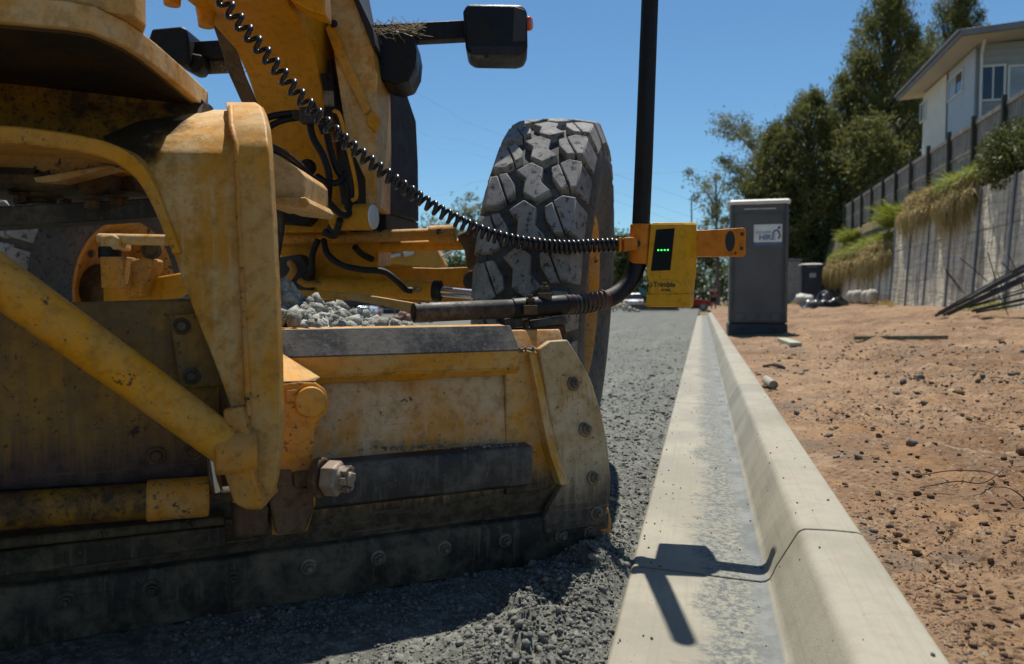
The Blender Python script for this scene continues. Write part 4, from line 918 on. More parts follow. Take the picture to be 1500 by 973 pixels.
def text(body, p, xdir, ydir, size, mat, parent, ext=.0006, name='lettering', bold=0., shear=0.):
    cu = bpy.data.curves.new(name, 'FONT'); cu.body = body; cu.size = size; cu.extrude = ext; cu.offset = bold; cu.shear = shear
    t_ = bpy.data.objects.new(name, cu); C.objects.link(t_); bpy.context.view_layer.update()
    me = bpy.data.meshes.new_from_object(t_.evaluated_get(bpy.context.evaluated_depsgraph_get())); bpy.data.objects.remove(t_); bpy.data.curves.remove(cu)
    x = xdir.normalized(); y = (ydir - x * ydir.dot(x)).normalized(); z = x.cross(y)
    me.transform(Matrix(((x.x, y.x, z.x, p.x), (x.y, y.y, z.y, p.y), (x.z, y.z, z.z, p.z), (0, 0, 0, 1)))); me.name = name; me.materials.clear()
    return link(name, me, mat, parent, 0, 0)
M_emb = simple('embossed characters', (.12, .115, .105), .5, .2, .2, 20)
text('YKWD 2C', P(313, 106, 3.497), Vector((1, 0, 0)), UP, .034, M_emb, npl)
text('OU', P(310, 97, 3.497), Vector((1, 0, 0)), UP, .055, M_emb, npl)
# straw wedged on the lamp mount
m = MB()
for k in range(140):
    c_ = P(random.uniform(546, 618), random.uniform(34, 50) + random.choice((0, 0, 0, 6)), random.uniform(3.15, 3.3)); d_ = Vector((random.gauss(0, 1), random.gauss(0, .6), random.gauss(0, .5))).normalized() * random.uniform(.012, .05)
    m.tube([c_ - d_, c_ + Vector((0, 0, random.uniform(-.008, .008))), c_ + d_], .0011, 4)
m.build('dry_straw', M_straw, None, fix=False); tag(bpy.data.objects['dry_straw'], 'dry straw and grass lodged on the black lamp mount', 'straw', kind='stuff')

# ---- axle, wheel lean bar, steering cylinder, hoses
def tubepx(pts, r, name, mat, parent=None, seg=16, n=8, bevel=0.):
    q_ = spline([P(*p) for p in pts], n) if len(pts) > 2 else [P(*p) for p in pts]
    m = MB(); m.tube(q_, r, seg); return gpart(m, name, mat, parent, bevel, 60)
axl = px_plate([(330, 395), (409, 380), (440, 376), (470, 376), (520, 384), (580, 391), (640, 393), (690, 391), (701, 398), (702, 440), (640, 446), (560, 440), (470, 440), (409, 424), (330, 430)], 3.62, .16, 'front_axle', M_yel_clean, None, .005)
m = MB(); m.lathe(P(694, 412, 3.60), (0, -1, 0), [(-.02, .05), (.01, .052), (.014, .03)], 24); gpart(m, 'kingpin_cover', M_dgrey, axl, .002)
m = MB(); m.lathe(P(512, 402, 3.60), (0, -1, 0), [(-.02, .026), (.012, .026)], 20); gpart(m, 'grease_port', M_dgrey, axl, .002)
lb = tubepx([(396, 352, 3.40), (664, 342, 3.30)], .027, 'wheel_lean_bar', M_yel_worn, None, 20)
tubepx([(629, 344, 3.295), (668, 342.5, 3.285)], .040, 'rod_end', M_yel_worn, lb, 24, bevel=.005)
tubepx([(400, 366, 3.48), (680, 358, 3.42)], .026, 'tie_rod', M_yel_clean, None, 16)
px_plate([(668, 345), (700, 330), (708, 350), (704, 394), (684, 394), (680, 366)], 3.34, .14, 'steering_knuckle', M_rust, None, .012)
sc_ = tubepx([(470, 418, 3.36), (641, 426, 3.22)], .043, 'steering_cylinder', M_yel_clean, None, 24, bevel=.004)
tubepx([(636, 426, 3.222), (645, 426.5, 3.215)], .046, 'gland', M_black, sc_, 24)
tubepx([(644, 427, 3.216), (712, 433, 3.16)], .022, 'piston_rod', M_chrome, sc_, 20)
for pts in (((438, 410, 3.30), (448, 416, 3.30), (462, 416, 3.32), (480, 420, 3.33)), ((406, 418, 3.25), (420, 410, 3.25), (430, 396, 3.25), (425, 385, 3.28))):
    tubepx(pts, .016, 'steel_line', M_yel_worn, sc_, 10)
for u, v in ((603, 424), (613, 424)):
    m = MB(); m.lathe(P(u, v, 3.19), (0, -1, 0), [(-.02, .012), (.01, .012)], 12); gpart(m, 'port_fitting', M_nut, sc_, .002)
px_plate([(404, 424), (470, 426), (520, 430), (560, 436), (618, 446), (612, 462), (560, 448), (500, 438), (430, 436), (404, 438)], 3.0, .05, 'drawbar_skirt', M_yel_dusty, None, .004)
px_plate([(404, 378), (440, 372), (455, 390), (452, 428), (404, 432)], 3.3, .10, 'socket_housing', M_dgrey, None, .01)
hoses = [
    (((380, 178, 2.9), (400, 170, 2.92), (430, 166, 2.95), (448, 168, 2.97)), .013),
    (((388, 210, 2.85), (392, 190, 2.9), (410, 178, 2.93), (440, 172, 2.96)), .012),
    (((452, 168, 2.97), (458, 200, 2.96), (474, 230, 2.95), (482, 260, 2.96), (480, 300, 3.0)), .014),
    (((388, 212, 2.30), (420, 228, 2.5), (452, 256, 2.7), (478, 292, 2.85), (500, 314, 2.95), (512, 312, 3.0), (514, 290, 3.05)), .013),
    (((464, 258, 2.98), (480, 268, 2.96), (498, 266, 2.97), (506, 252, 3.0)), .013),
    (((474, 110, 3.05), (480, 150, 3.02), (478, 190, 3.0), (490, 240, 2.98), (506, 270, 3.0), (510, 310, 3.02)), .014),
    (((484, 90, 3.1), (488, 140, 3.08), (492, 170, 3.05), (506, 220, 3.05), (518, 260, 3.06), (520, 340, 3.1)), .013),
    (((498, 322, 2.98), (490, 345, 3.1), (476, 340, 3.15)), .014),
    (((408, 300, 2.6), (412, 330, 2.9), (408, 360, 3.1), (404, 385, 3.2)), .014),
    (((474, 352, 3.25), (480, 372, 3.2), (500, 388, 3.17), (530, 395, 3.15), (562, 398, 3.14), (582, 412, 3.14), (594, 424, 3.16), (604, 426, 3.17)), .014),
    (((466, 350, 3.25), (458, 372, 3.25), (456, 392, 3.26), (450, 404, 3.28)), .014),
    (((520, 362, 3.3), (530, 372, 3.35), (545, 380, 3.4)), .015),
    (((458, 150, 2.94), (466, 176, 2.94), (474, 196, 2.96)), .010)]
for pts, r_ in hoses: tubepx(pts, r_, 'hydraulic_hose', M_hose, None, 10, 8)
tubepx([(489, 162, 2.9), (498, 170, 2.9), (508, 210, 2.92), (520, 262, 2.95), (522, 288, 2.96), (516, 294, 2.97)], .008, 'steel_line', M_yel_clean, None, 8)
m = MB(); c_ = P(451, 170, 2.94); m.box(c_, .055, .05, .06); m.tube([c_ + Vector((-.06, 0, .004)), c_ + Vector((.05, 0, .002))], .018, 12); gpart(m, 'hose_junction', M_wear, None, .005)
for u, v in ((478, 148), (484, 150)):
    m = MB(); m.tube([P(u, 134, 2.98), P(u + 1, 156, 2.98)], .013, 8); gpart(m, 'hose_fitting', M_bolt, None, .002)

# ---- the rest of the machine beyond the frame: main beam, circle, cab, rear wheels' guards
m = MB(); m.loft([[p + H * .03 for p in arch_ring]] + [[K(s_, t_, z_) for t_, z_ in ((-2.12, z0), (-1.70, z0), (-1.70, z0 + .5), (-2.12, z0 + .5))] for s_, z0 in ((1.2, 2.22), (.4, 2.28), (-.9, 2.05))]); gpart(m, 'main_beam', M_yel_clean, None, .02)
m = MB(); m.lathe(K(1.15, -2.1, 1.40), UP, [(0, .46), (0, .60), (.07, .60), (.07, .46), (0, .46)], 64, True); gpart(m, 'circle_ring', M_grime, None, .004)
m = MB(); m.box(K(1.0, -1.92, 1.62), 1.7, .34, .30, H, R_); gpart(m, 'drawbar', M_yel_dusty, None, .02)
for t_ in (-2.75, -1.35):
    m = MB(); m.tube([K(.9, t_ * .92 - .1, 1.5), K(.75, t_, 2.75)], .06, 16); gpart(m, 'lift_cylinder', M_yel, None, .004)
m = MB(); m.loft([[K(s_, t_, z_) for s_, t_ in ((-2.5, -2.75), (-.95, -2.65), (-.95, -1.2), (-2.5, -1.1))] for z_ in (1.35, 1.95)]); cb_ = gpart(m, 'cab', M_yel_clean, None, .03)
m = MB(); m.loft([[K(-1.72 + (s_ + 1.72) * f, -1.92 + (t_ + 1.92) * f, z_) for s_, t_ in ((-2.5, -2.75), (-.95, -2.65), (-.95, -1.2), (-2.5, -1.1))] for z_, f in ((1.95, .97), (3.3, .93))]); gpart(m, 'cab_glass', M_glass, cb_, .02)
m = MB(); m.box(K(-1.72, -1.92, 3.4), 1.75, 1.75, .16, H, R_); gpart(m, 'cab_roof', M_yel_clean, cb_, .03)
m = MB(); m.box(K(-3.9, -1.92, 1.7), 2.6, 1.1, 1.3, H, R_); gpart(m, 'engine_cover', M_yel_clean, None, .04)

# ---- left steering knuckle parts seen through the gap
tubepx([(146, 350, 3.55), (245, 352, 3.50)], .026, 'wheel_lean_bar', M_beige, None, 20)
kn = px_plate([(145, 346), (164, 343), (176, 350), (178, 366), (146, 366)], 3.50, .10, 'rod_eye', M_beige, None, .010)
m = MB(); m.tube([P(161, 362, 3.54), P(161, 378, 3.54)], .050, 18); gpart(m, 'rubber_boot', M_hose, kn, .004)
px_plate([(146, 376), (180, 376), (183, 418), (178, 424), (148, 422)], 3.48, .12, 'knuckle_block', M_yel_worn, kn, .004)
px_plate([(182, 384), (208, 377), (223, 380), (222, 396), (212, 410), (204, 434), (184, 436)], 3.56, .12, 'steering_arm', M_yel_worn, None, .01)
m = MB(); m.lathe(P(222, 366, 3.6), (.3, -1, 0), [(-.02, .045), (.01, .047), (.012, .028), (.02, .028), (.022, .018)], 24); gpart(m, 'cap_ring', M_grime, None, .002)
px_plate([(150, 420), (262, 400), (300, 402), (300, 452), (150, 452)], 3.68, .12, 'axle_end', M_yel_clean, None, .01)

# ---- front wheels
def wheel(cx, lean, label_dirty):
    R0, W = .79, .37; e_ax = R_ * cos(lean) - UP * sin(lean); e_f = H.copy(); e_u = e_ax.cross(e_f)
    T_ = lambda w_, r_, th: cx + e_ax * w_ + (e_f * cos(th) + e_u * sin(th)) * r_
    YW = PSI - radians(2.0); e_f = Vector((sin(YW), cos(YW), 0)); lat = Vector((cos(YW), -sin(YW), 0)); e_ax = lat * cos(lean) - UP * sin(lean); e_u = e_ax.cross(e_f)
    wh = bpy.data.objects.new('front_wheel', None); C.objects.link(wh); wh.parent = GR; wh.location = cx - GR.location; 
    hw = W / 2
    prof = [(.120, .350), (.150, .36), (.185, .43), (.208, .52), (.214, .59), (.204, .66), (.184, .708), (.162, .738), (.138, .750), (.07, .756), (0, .758)]
    prof = [(-a, b) for a, b in prof] + [(a, b) for a, b in reversed(prof[:-1])]
    seg = 112; m = MB(); vv = [T_(w_, r_, 2 * pi * k / seg) - cx for w_, r_ in prof for k in range(seg)]; n = len(prof)
    m.add(vv, [(i * seg + k, i * seg + (k + 1) % seg, (i + 1) * seg + (k + 1) % seg, (i + 1) * seg + k) for i in range(n - 1) for k in range(seg)])
    m.build('tyre', M_rub_in, wh, 0, 40).location = (0, 0, 0); m = MB()
    NP = 27; st = 2 * pi / NP; HT = .162
    crown = lambda w_: R0 - .012 * (abs(w_) / HT) ** 2.4
    def block(poly, off):
        # poly in (w fraction, pitch fraction)
        base = []; top = []; gx = sum(p[0] for p in poly) / len(poly); gy = sum(p[1] for p in poly) / len(poly)
        for (a, b) in poly:
            w_ = a * HT; th = (b + off) * st
            base.append(T_(w_ * 1.0, .742, th) - cx)
            ins = .045; a2 = a + (gx - a) * ins * (1 if abs(a) < .97 else .3); b2 = b + (gy - b) * ins * 1.6
            top.append(T_(a2 * HT, crown(a2 * HT), (b2 + off) * st) - cx)
        m.loft([base, [p + (q - p) * .9 for p, q in zip(base, top)], [t + ((sum((x for x in top), Vector()) / len(top)) - t) * .03 for t in top]])
    ctr = [(-.19, .36), (.13, .54), (.46, .28), (.20, .04), (.19, -.36), (-.13, -.54), (-.46, -.28), (-.20, -.04)]
    lf1 = [(-1.03, .44), (-.72, .46), (-.535, .305), (-.875, -.395), (-1.03, -.36)]; lf2 = [(-.52, .285), (-.36, .16), (-.42, -.12), (-.66, -.44), (-.855, -.40)]
    for i in range(NP):
        block(ctr, i)
        block(lf1, i + .22); block(lf2, i + .22)
        block([(-a, -b) for a, b in lf1], i - .22); block([(-a, -b) for a, b in lf2], i - .22)
        # shoulder lugs running down onto the sidewall
        for sg, o_ in ((-1, .22), (1, -.22)):
            th0, th1 = (i + o_ - .36) * st, (i + o_ + .38) * st
            ring = lambda w_, r_: [T_(sg * w_, r_, th0) - cx, T_(sg * w_, r_, th1) - cx]
            q = ring(.168, .777) + ring(.205, .69)[::-1]; q2 = ring(.142, .75) + ring(.166, .68)[::-1]
            m.loft([q, q2])
    m.build('tread', M_rub, wh, .004, 28).location = (0, 0, 0)
    # rim: dished, yellow
    rp = [(-.165, .372), (-.16, .392), (-.15, .392), (-.14, .366), (-.09, .345), (.02, .335), (.09, .345), (.14, .366), (.15, .392), (.16, .392), (.165, .372), (.155, .355), (.09, .325), (-.02, .315), (-.03, .12), (-.10, .11), (-.10, .31), (-.12, .32), (-.155, .355)]
    m = MB(); sg_ = 64; vv = [T_(w_, r_, 2 * pi * k / sg_) - cx for w_, r_ in rp for k in range(sg_)]; n = len(rp)
    m.add(vv, [(i * sg_ + k, i * sg_ + (k + 1) % sg_, ((i + 1) % n) * sg_ + (k + 1) % sg_, ((i + 1) % n) * sg_ + k) for i in range(n) for k in range(sg_)])
    m.build('rim', M_yel_worn, wh, .002, 40).location = (0, 0, 0)
    m = MB(); m.lathe(Vector(), e_ax, [(-.20, .07), (-.19, .10), (-.05, .135), (.06, .135), (.13, .10), (.15, .07)], 28); m.build('hub', M_grime, wh, .004, 40).location = (0, 0, 0)
    for k in range(10):
        th = k * 2 * pi / 10; p = e_ax * -.024 + (e_f * cos(th) + e_u * sin(th)) * .20
        bolt_mb(p, e_ax, .014, .018).build('wheel_nut', M_bolt, wh).location = (0, 0, 0)
        p = e_ax * -.102 + (e_f * cos(th) + e_u * sin(th)) * .20
        bolt_mb(p, -e_ax, .014, .018).build('wheel_nut', M_bolt, wh).location = (0, 0, 0)
    return wh
wheel(Vector((.195, 3.40, .805)), radians(3.2), 0)
wheel(Vector((-2.25, 4.07, .85)), radians(3.2), 1)

# ================================================================== LASER MAST, RECEIVER, COILED CABLE
ms = thing('sensor_mast', 'bent black steel mast clamped to the end of the moldboard', 'mast', Bp(795, 500, -.05))
pole_pts = spline([P(828, 446, 2.47), P(862, 444, 2.54), P(895, 436, 2.60), (P(920, 416, 2.63)), P(934, 385, 2.64), P(938, 345, 2.64), P(943, 240, 2.64)], 8)
topv = P(952, 0, 2.64); d_ = (topv - P(943, 240, 2.64)).normalized(); pole_pts += [topv, topv + d_ * .16]
m = MB(); m.tube(pole_pts, [.0315] * (len(pole_pts) - 2) + [.0295, .0295], 24); pole = m.build('pole', M_black, ms, 0, 60)
m = MB(); m.tube([P(606, 458.5, 2.26), P(757, 452, 2.42)], .0305, 24, cap=False); m.tube([P(606, 458.5, 2.26), P(757, 452, 2.42)], .0265, 24, cap=False)
i0 = len(m.v) - 48; o0 = i0 - 48; m.f += [(o0 + k, o0 + (k + 1) % 24, i0 + (k + 1) % 24, i0 + k) for k in range(24)]; m.build('stub_pipe', M_pipe, ms, 0, 60)
m = MB(); m.tube([P(750, 452.5, 2.41), P(835, 446, 2.485)], .0335, 24); m.build('sleeve', M_black, ms, .003, 60)
M_rpipe = paint('rusty pipe', (.10, .035, .018), dust=(.10, .07, .05), dust_amt=.3, chip=(.03, .02, .015), chip_amt=.4, rough=.4)
m = MB(); m.tube([P(826, 446.5, 2.47), P(845, 445.5, 2.51), P(888, 439, 2.588)], .0325, 24); rp_ = m.build('threaded_section', M_rpipe, ms, 0, 60)
for k in range(8):
    f = k / 7; c_ = P(838 + 43 * f, 446 - 7 * f * f, 2.495 + .08 * f); dd = (P(848, 445, 2.51) - P(838, 446, 2.495)).normalized()
    m = MB(); m.lathe(c_ - dd * .003, dd, [(0, .0325), (.001, .0352), (.005, .0352), (.006, .0325)], 24); m.build('clamp_ring', M_wear, rp_, 0, 60)
def cplate(pts, y, th, name, mat, bevel=.003, parent=None):
    q = [P(u, v, y) for u, v in pts]; m = MB(); m.prism(q, Vector((0, th, 0))); return m.build(name, mat, parent or ms, bevel)
cplate([(738, 468), (764, 464), (768, 478), (742, 482)], 2.42, .07, 'saddle', M_wear)
cplate([(776, 470), (828, 464), (832, 474), (780, 481)], 2.44, .08, 'saddle', M_wear)
cplate([(742, 482), (828, 476), (830, 492), (742, 500)], 2.445, .05, 'mount_angle', M_rpipe)
cplate([(742, 497), (806, 492), (812, 508), (742, 509)], 2.46, .05, 'mount_foot', M_rust)
for (u, v, y) in ((777, 446, 2.40), (798, 428, 2.46)):
    m = MB(); a = P(u, v + 8, y); m.box(a, .045, .06, .03); m.tube([a, a + UP * .05], .0085, 10)
    a2 = a + UP * .022; m.add(bolt_mb(a2, UP, .0155, .014, False).v, bolt_mb(a2, UP, .0155, .014, False).f); m.build('u_bolt', M_grime, ms, .002)
m = MB(); m.add(bolt_stud(P(820, 506, 2.44), (.4, -1, 0), .014).v, bolt_stud(P(820, 506, 2.44), (.4, -1, 0), .014).f); m.build('bolt', M_rust, ms)
m = MB(); m.tube([P(770, 470, 2.42), P(771, 492, 2.43)], .010, 8); m.build('bolt', M_rust, ms)

YR = 2.60
rc = thing('laser_receiver', 'yellow laser receiver with four green lights on the black mast', 'receiver', P(985, 450, YR))
# orange clamp around the pole and side arm
m = MB(); ca, cb = P(939.5, 329, 2.64), P(937, 387, 2.64); m.tube([ca, cb], .0385, 28)
q = [P(u, v, 2.62) for u, v in ((936, 328), (954, 327), (954, 388), (936, 388))]; m.prism(q, Vector((0, .05, 0))); cl = m.build('pole_clamp', M_orange, rc, .003, 40)
m = MB(); q = [P(u, v, 2.585) for u, v in ((914, 348), (934, 347), (934, 366), (914, 368))]; m.prism(q, Vector((0, .05, 0))); m.build('cable_socket', M_orange, cl, .004)
m = MB(); q = [P(u, v, 2.588) for u, v in ((906.5, 348), (911, 348), (911, 369), (906.5, 369))]; m.prism(q, Vector((0, .045, 0))); m.build('socket_collar', M_orange, cl, .003)
gp = bolt_mb(P(933, 357, 2.598), (0, -1, 0), .008, .006); gp.build('clamp_screw', M_txt, cl)
def sec(v, L_, Cn, Rn, yb=.085, y0=YR):
    return [P(L_, v, y0), P(Cn, v, y0), P(Rn, v, y0 + .055), P(Rn - 2, v, y0 + .055 + yb), P(L_ + 6, v, y0 + .06 + yb)]
m = MB(); m.loft([sec(326, 957, 1000, 1018, y0=YR + .006), sec(329.5, 953, 1003.5, 1020.5), sec(395, 947.5, 996, 1020), sec(403, 947, 996, 1019.5), sec(413, 950.5, 1004, 1018), sec(430, 949, 1010, 1016.5, y0=YR + .003), sec(431, 946.5, 1011, 1017, y0=YR - .004), sec(448, 946, 1010.5, 1015.5, y0=YR - .004), sec(450, 948, 1008, 1013, y0=YR)])
bd = m.build('receiver_body', M_recv, rc, .0035, 30)
q = [P(u, v, YR - .0025) for u, v in ((961.5, 336.5), (988.5, 334.5), (982, 396), (953.5, 397))]; m = MB(); m.prism(q, Vector((0, .006, 0))); sc2 = m.build('display', M_screen, rc, .0008)
for k in range(4):
    c_ = P(964.2 + 4.7 * k, 366.6 - .1 * k, YR - .003); m = MB(); m.lathe(c_, (0, -1, 0), [(-.002, .0031), (.0012, .0031), (.002, .002)], 12); m.build('led', M_led, sc2)
m = MB(); q = [P(u, v, YR + .001) for u, v in ((953, 418), (958, 411), (972, 408.5), (988, 411), (1000, 419), (1005, 430), (951, 431))]; m.prism([p - Vector((0, .0035, 0)) for p in q], Vector((0, .004, 0))); npn = m.build('name_panel', M_recv, rc, .002)
text('Trimble', P(956.3, 420.2, YR - .0035), Vector((1, 0, -.006)), UP, .0245, M_txt, rc, .0004, bold=.0006, shear=.15)
text('ST400', P(968.6, 427.0, YR - .0035), Vector((1, 0, 0)), UP, .0125, M_txt, rc, .0004, bold=.0002)
m = MB(); c_ = P(952.6, 418.0, YR - .0040)
for sgn in (1, -1):
    m.tube([c_ + Vector((.0065 * cos(t_), 0, .0065 * sin(t_))) for t_ in np.linspace(-1.3 + (0 if sgn > 0 else pi), 1.3 + (0 if sgn > 0 else pi), 9)], .0014, 6)
m.build('logo', M_txt, rc, 0, 60)
m = MB(); c_ = P(966.5, 405.2, YR); m.lathe(c_, (0, -1, 0), [(-.01, .002), (.0005, .0024)], 10); m.build('vent_hole', M_txt, rc)
# side arm with oval opening
def arm_p(u, v): return PL(u, v, P(1020, 355, 2.655), Vector((-.25, -1, 0)).normalized())
m = MB(); m.prism([arm_p(u, v) for u, v in ((1012, 338), (1060, 335.5), (1089, 333.5), (1092.5, 336), (1092.5, 372), (1089, 375.5), (1060, 375.5), (1012, 376))], Vector((.01, .035, 0))); ar = m.build('side_arm', M_orange, rc, .003)
nn = Vector((-.25, -1, 0)).normalized(); xx = Vector((1, -.25, 0)).normalized()
def disc(u, v, ru, rv, name, mat, off=.0016):
    c_ = arm_p(u, v) + nn * off; m = MB(); ring = [c_ + xx * cos(k * pi / 12) * ru + UP * sin(k * pi / 12) * rv for k in range(24)]; m.prism(ring, -nn * .004); return m.build(name, mat, ar)
disc(1069.5, 353.5, .0165, .0365, 'oval_window', M_txt); disc(1087, 343, .0065, .0068, 'screw', M_rust); disc(1086, 364, .0065, .0068, 'screw', M_rust); disc(1077.5, 371, .004, .005, 'screw', M_rust)

m = MB(); m.tube(spline([P(952, 345, 2.72), P(946, 335, 2.80), P(960, 338, 2.84), P(985, 350, 2.84), P(1000, 362, 2.80), P(998, 370, 2.74)], 6), .0035, 6); m.build('data_lead', M_coil, rc, 0, 60)
# coiled cable
path = spline([P(296, -60, 2.05), P(318, -12, 2.1), P(358, 42, 2.15), P(400, 93, 2.2), P(440, 142, 2.25), P(484, 188, 2.3), P(530, 228, 2.35), P(590, 274, 2.4), P(650, 313, 2.45), P(700, 338, 2.5), P(745, 352, 2.53), P(790, 359.5, 2.56), P(830, 362, 2.59), P(872, 360, 2.605), P(906, 358.5, 2.61)], 24)
L_ = [0.]
for a, b in zip(path, path[1:]): L_.append(L_[-1] + (b - a).length)
tot = L_[-1]; pts = []; rads = []; ph = 0; N_ = 3600
xs = np.array([p.x for p in path]); ys = np.array([p.y for p in path]); zs = np.array([p.z for p in path])
prev = None; a_ = None
for i in range(N_ + 1):
    l = tot * i / N_; p = Vector((np.interp(l, L_, xs), np.interp(l, L_, ys), np.interp(l, L_, zs)))
    q = Vector((np.interp(min(l + .004, tot), L_, xs), np.interp(min(l + .004, tot), L_, ys), np.interp(min(l + .004, tot), L_, zs))); t_ = (q - p)
    if t_.length < 1e-6: t_ = prev
    t_ = t_.normalized(); prev = t_
    if a_ is None: a_ = t_.orthogonal().normalized()
    a_ = (a_ - t_ * a_.dot(t_)).normalized(); b_ = t_.cross(a_)
    f = l / tot; pitch = interp([0, .35, .5, .62, .75, .9, 1], [.0370, .036, .031, .027, .021, .0175, .017], f); rad = interp([0, .5, .8, 1], [.0175, .0175, .0185, .0185], f)
    ph += 2 * pi * (tot / N_) / pitch; ends = min(1, (1 - f) / .006)
    pts.append(p + (a_ * cos(ph) + b_ * sin(ph)) * rad * ends)
m = MB(); m.tube(pts, .0072, 7); cc = m.build('coiled_cable', M_coil, None, 0, 80, fix=False); tag(cc, 'black coiled cable stretching from the grader to the receiver', 'cable')

# gravel heaped ahead of the blade
def heap_pts(A, N2):
    pk = np.interp(A, [-.6, .3, .52, .66, .80, .98, 1.12, 1.32, 1.75], [.68, .77, .825, .825, .785, .72, .69, .45, .12])
    k = np.clip((N2 + .06) / -1.1, 0, 1); f = np.where(k < .25, 1 - .12 * (1 - k / .25), 1 - np.clip((k - .25) / .75, 0, 1) ** 1.3)
    return pk * f + .04 * fbm(A * 9, N2 * 9, 4, .6) * (f + .2) + .015 * np.abs(fbm(A * 38, N2 * 38, 3))
aa = np.linspace(-.7, 1.75, 260); n2 = np.linspace(-.075, -1.3, 130); Am, Nm = np.meshgrid(aa, n2, indexing='ij'); Zm = np.maximum(heap_pts(Am, Nm), -.05)
V = np.stack([BO.x + Am * BD.x + Nm * BN.x, BO.y + Am * BD.y + Nm * BN.y, Zm], -1).reshape(-1, 3); k = len(n2)
ii = np.arange(len(aa) - 1)[:, None] * k + np.arange(k - 1)[None]; F_ = np.stack([ii, ii + 1, ii + k + 1, ii + k], -1).reshape(-1, 4)
hp = npmesh('gravel_heap', V, F_, M_heap, smooth=180); tag(hp, 'grey crushed rock heaped up behind the top of the moldboard', 'gravel', kind='stuff')
n_ = 9000; A_ = rng.uniform(.35, 1.25, n_); Nn = -.08 - .6 * rng.random(n_) ** 1.5; r_ = np.clip(rng.lognormal(-5.3, .75, n_), .002, .035)
Zs = heap_pts(A_, Nn) + r_ * .2; pp = np.stack([BO.x + A_ * BD.x + Nn * BN.x, BO.y + A_ * BD.y + Nn * BN.y, Zs], -1)
hs = stones('heap_stones', pp, r_, M_heap, .8); structure(hs, 'stuff')
sp_ = []
for k in range(70):
    u = random.uniform(515, 770); p = Bp(u, 659 + random.uniform(-3, 2) + (u - 640) * -.02, .075); sp_.append((p.x, p.y, p.z + .006))
for k in range(60):
    u = random.uniform(744, 785); p = Bp(u, 514 + random.uniform(-5, 3), .02 + random.random() * .04); sp_.append((p.x, p.y, p.z))
structure(stones('loose_chips', np.array(sp_), rng.uniform(.003, .009, len(sp_)), M_stone), 'stuff')

# ================================================================== THINGS ON THE LOT
def toilet(label, s, t, W, Dp, Hh, mats, detail=True):
    z0 = dz(s, t + W / 2) - .06 if s < 60 else 0; o = K(s, t + W / 2, z0); rt_ = thing('portable_toilet', label, 'portable toilet', o, 'portable toilets')
    Q = lambda x, y, z: o + R_ * (x * W / 2) + H * y + UP * z
    m = MB(); m.box(Q(0, Dp / 2, .12), W, Dp, .26, R_, H)
    if detail:
        for x in (-.55, .55): m.box(Q(x, -.005, .16), .12, .02, .05, R_, H)
    m.build('base', mats[1], rt_, .015)
    m = MB(); m.box(Q(0, Dp / 2, (Hh + .25) / 2), W - .05, Dp - .05, Hh - .26, R_, H); wl = m.build('wall', mats[0], rt_, .03)
    if detail:
        for x in (-1, 1):
            m = MB(); m.box(Q(x * .93, .01, Hh / 2 + .12), .05, .05, Hh - .30, R_, H); m.build('corner_post', mats[0], wl, .012)
        m = MB()
        for x in (-.80, .80): m.box(Q(x, .018, Hh / 2 + .2), .018, .02, Hh - .75, R_, H)
        m.box(Q(0, .018, Hh - .18), W * .8, .02, .018, R_, H); m.build('raised_frame', mats[0], wl, .004)
        for k in range(4):
            m = MB(); x = -.62 + k * .41; m.box(Q(x, .016, .37), .15, .02, .15, R_, H); m.build('moulded_foot', mats[0], wl, .008)
        for k in (-.25, .3):
            m = MB(); m.box(Q(k, .014, Hh - .10), .26, .012, .016, R_, H); m.build('vent_slot', M_roofw, wl, .002)
    m = MB(); rr = [[Q(-1 * f, Dp / 2 - Dp / 2 * f, z) for z in (0,)] for f in (1,)]
    ring = lambda f, z: [Q(-f, Dp / 2 * (1 - f), z), Q(f, Dp / 2 * (1 - f), z), Q(f, Dp / 2 * (1 + f), z), Q(-f, Dp / 2 * (1 + f), z)]
    m.loft([ring(1.03, Hh - .02), ring(1.04, Hh + .035), ring(.95, Hh + .065), ring(.5, Hh + .09)]); m.build('roof', M_roofw, rt_, .012)
    return rt_, Q
lt, Q = toilet('large grey portable toilet with white roof standing against the kerb', 13.7, .455, 1.0, 1.0, 2.37, (M_loo, M_loo_dk))
c_ = Q(.30, -.004 + .02, 1.84); m = MB(); m.box(c_, .47, .012, .31, R_, H); sg = m.build('sign', M_white, lt, .004)
m = MB(); m.box(c_ - UP * .185 - H * .001, .47, .012, .055, R_, H); m.build('sign_band', M_sign_b, sg)
text('HIRE', c_ + R_ * -.15 - UP * .115 - H * .008, R_, UP, .13, M_sign_b, sg, .001, bold=.004)
text('portable', c_ + R_ * -.20 + UP * .0 - H * .008, R_, UP, .075, M_sign_b, sg, .001)
m = MB(); z_ = c_ + R_ * .15 - H * .008
m.tube([z_ + R_ * a + UP * b for a, b in ((-.07, -.01), (-.04, .04), (.0, .05), (.03, .02), (.05, -.05), (.02, -.10))], .016, 6); m.tube([z_ + R_ * .02 + UP * .075, z_ + R_ * .045 + UP * .115], .022, 8); m.build('sign_figure', M_sign_b, sg, 0, 60)
t2, Q2 = toilet('small navy portable toilet far off near the low wall', 46.5, 6.0 - .35, 1.15, 1.15, 2.40, (M_loo_blue, M_loo_blue), True)
m = MB(); m.box(Q2(.1, .012, 1.78), .36, .02, .26, R_, H); m.build('sign', M_blue, t2, .004)
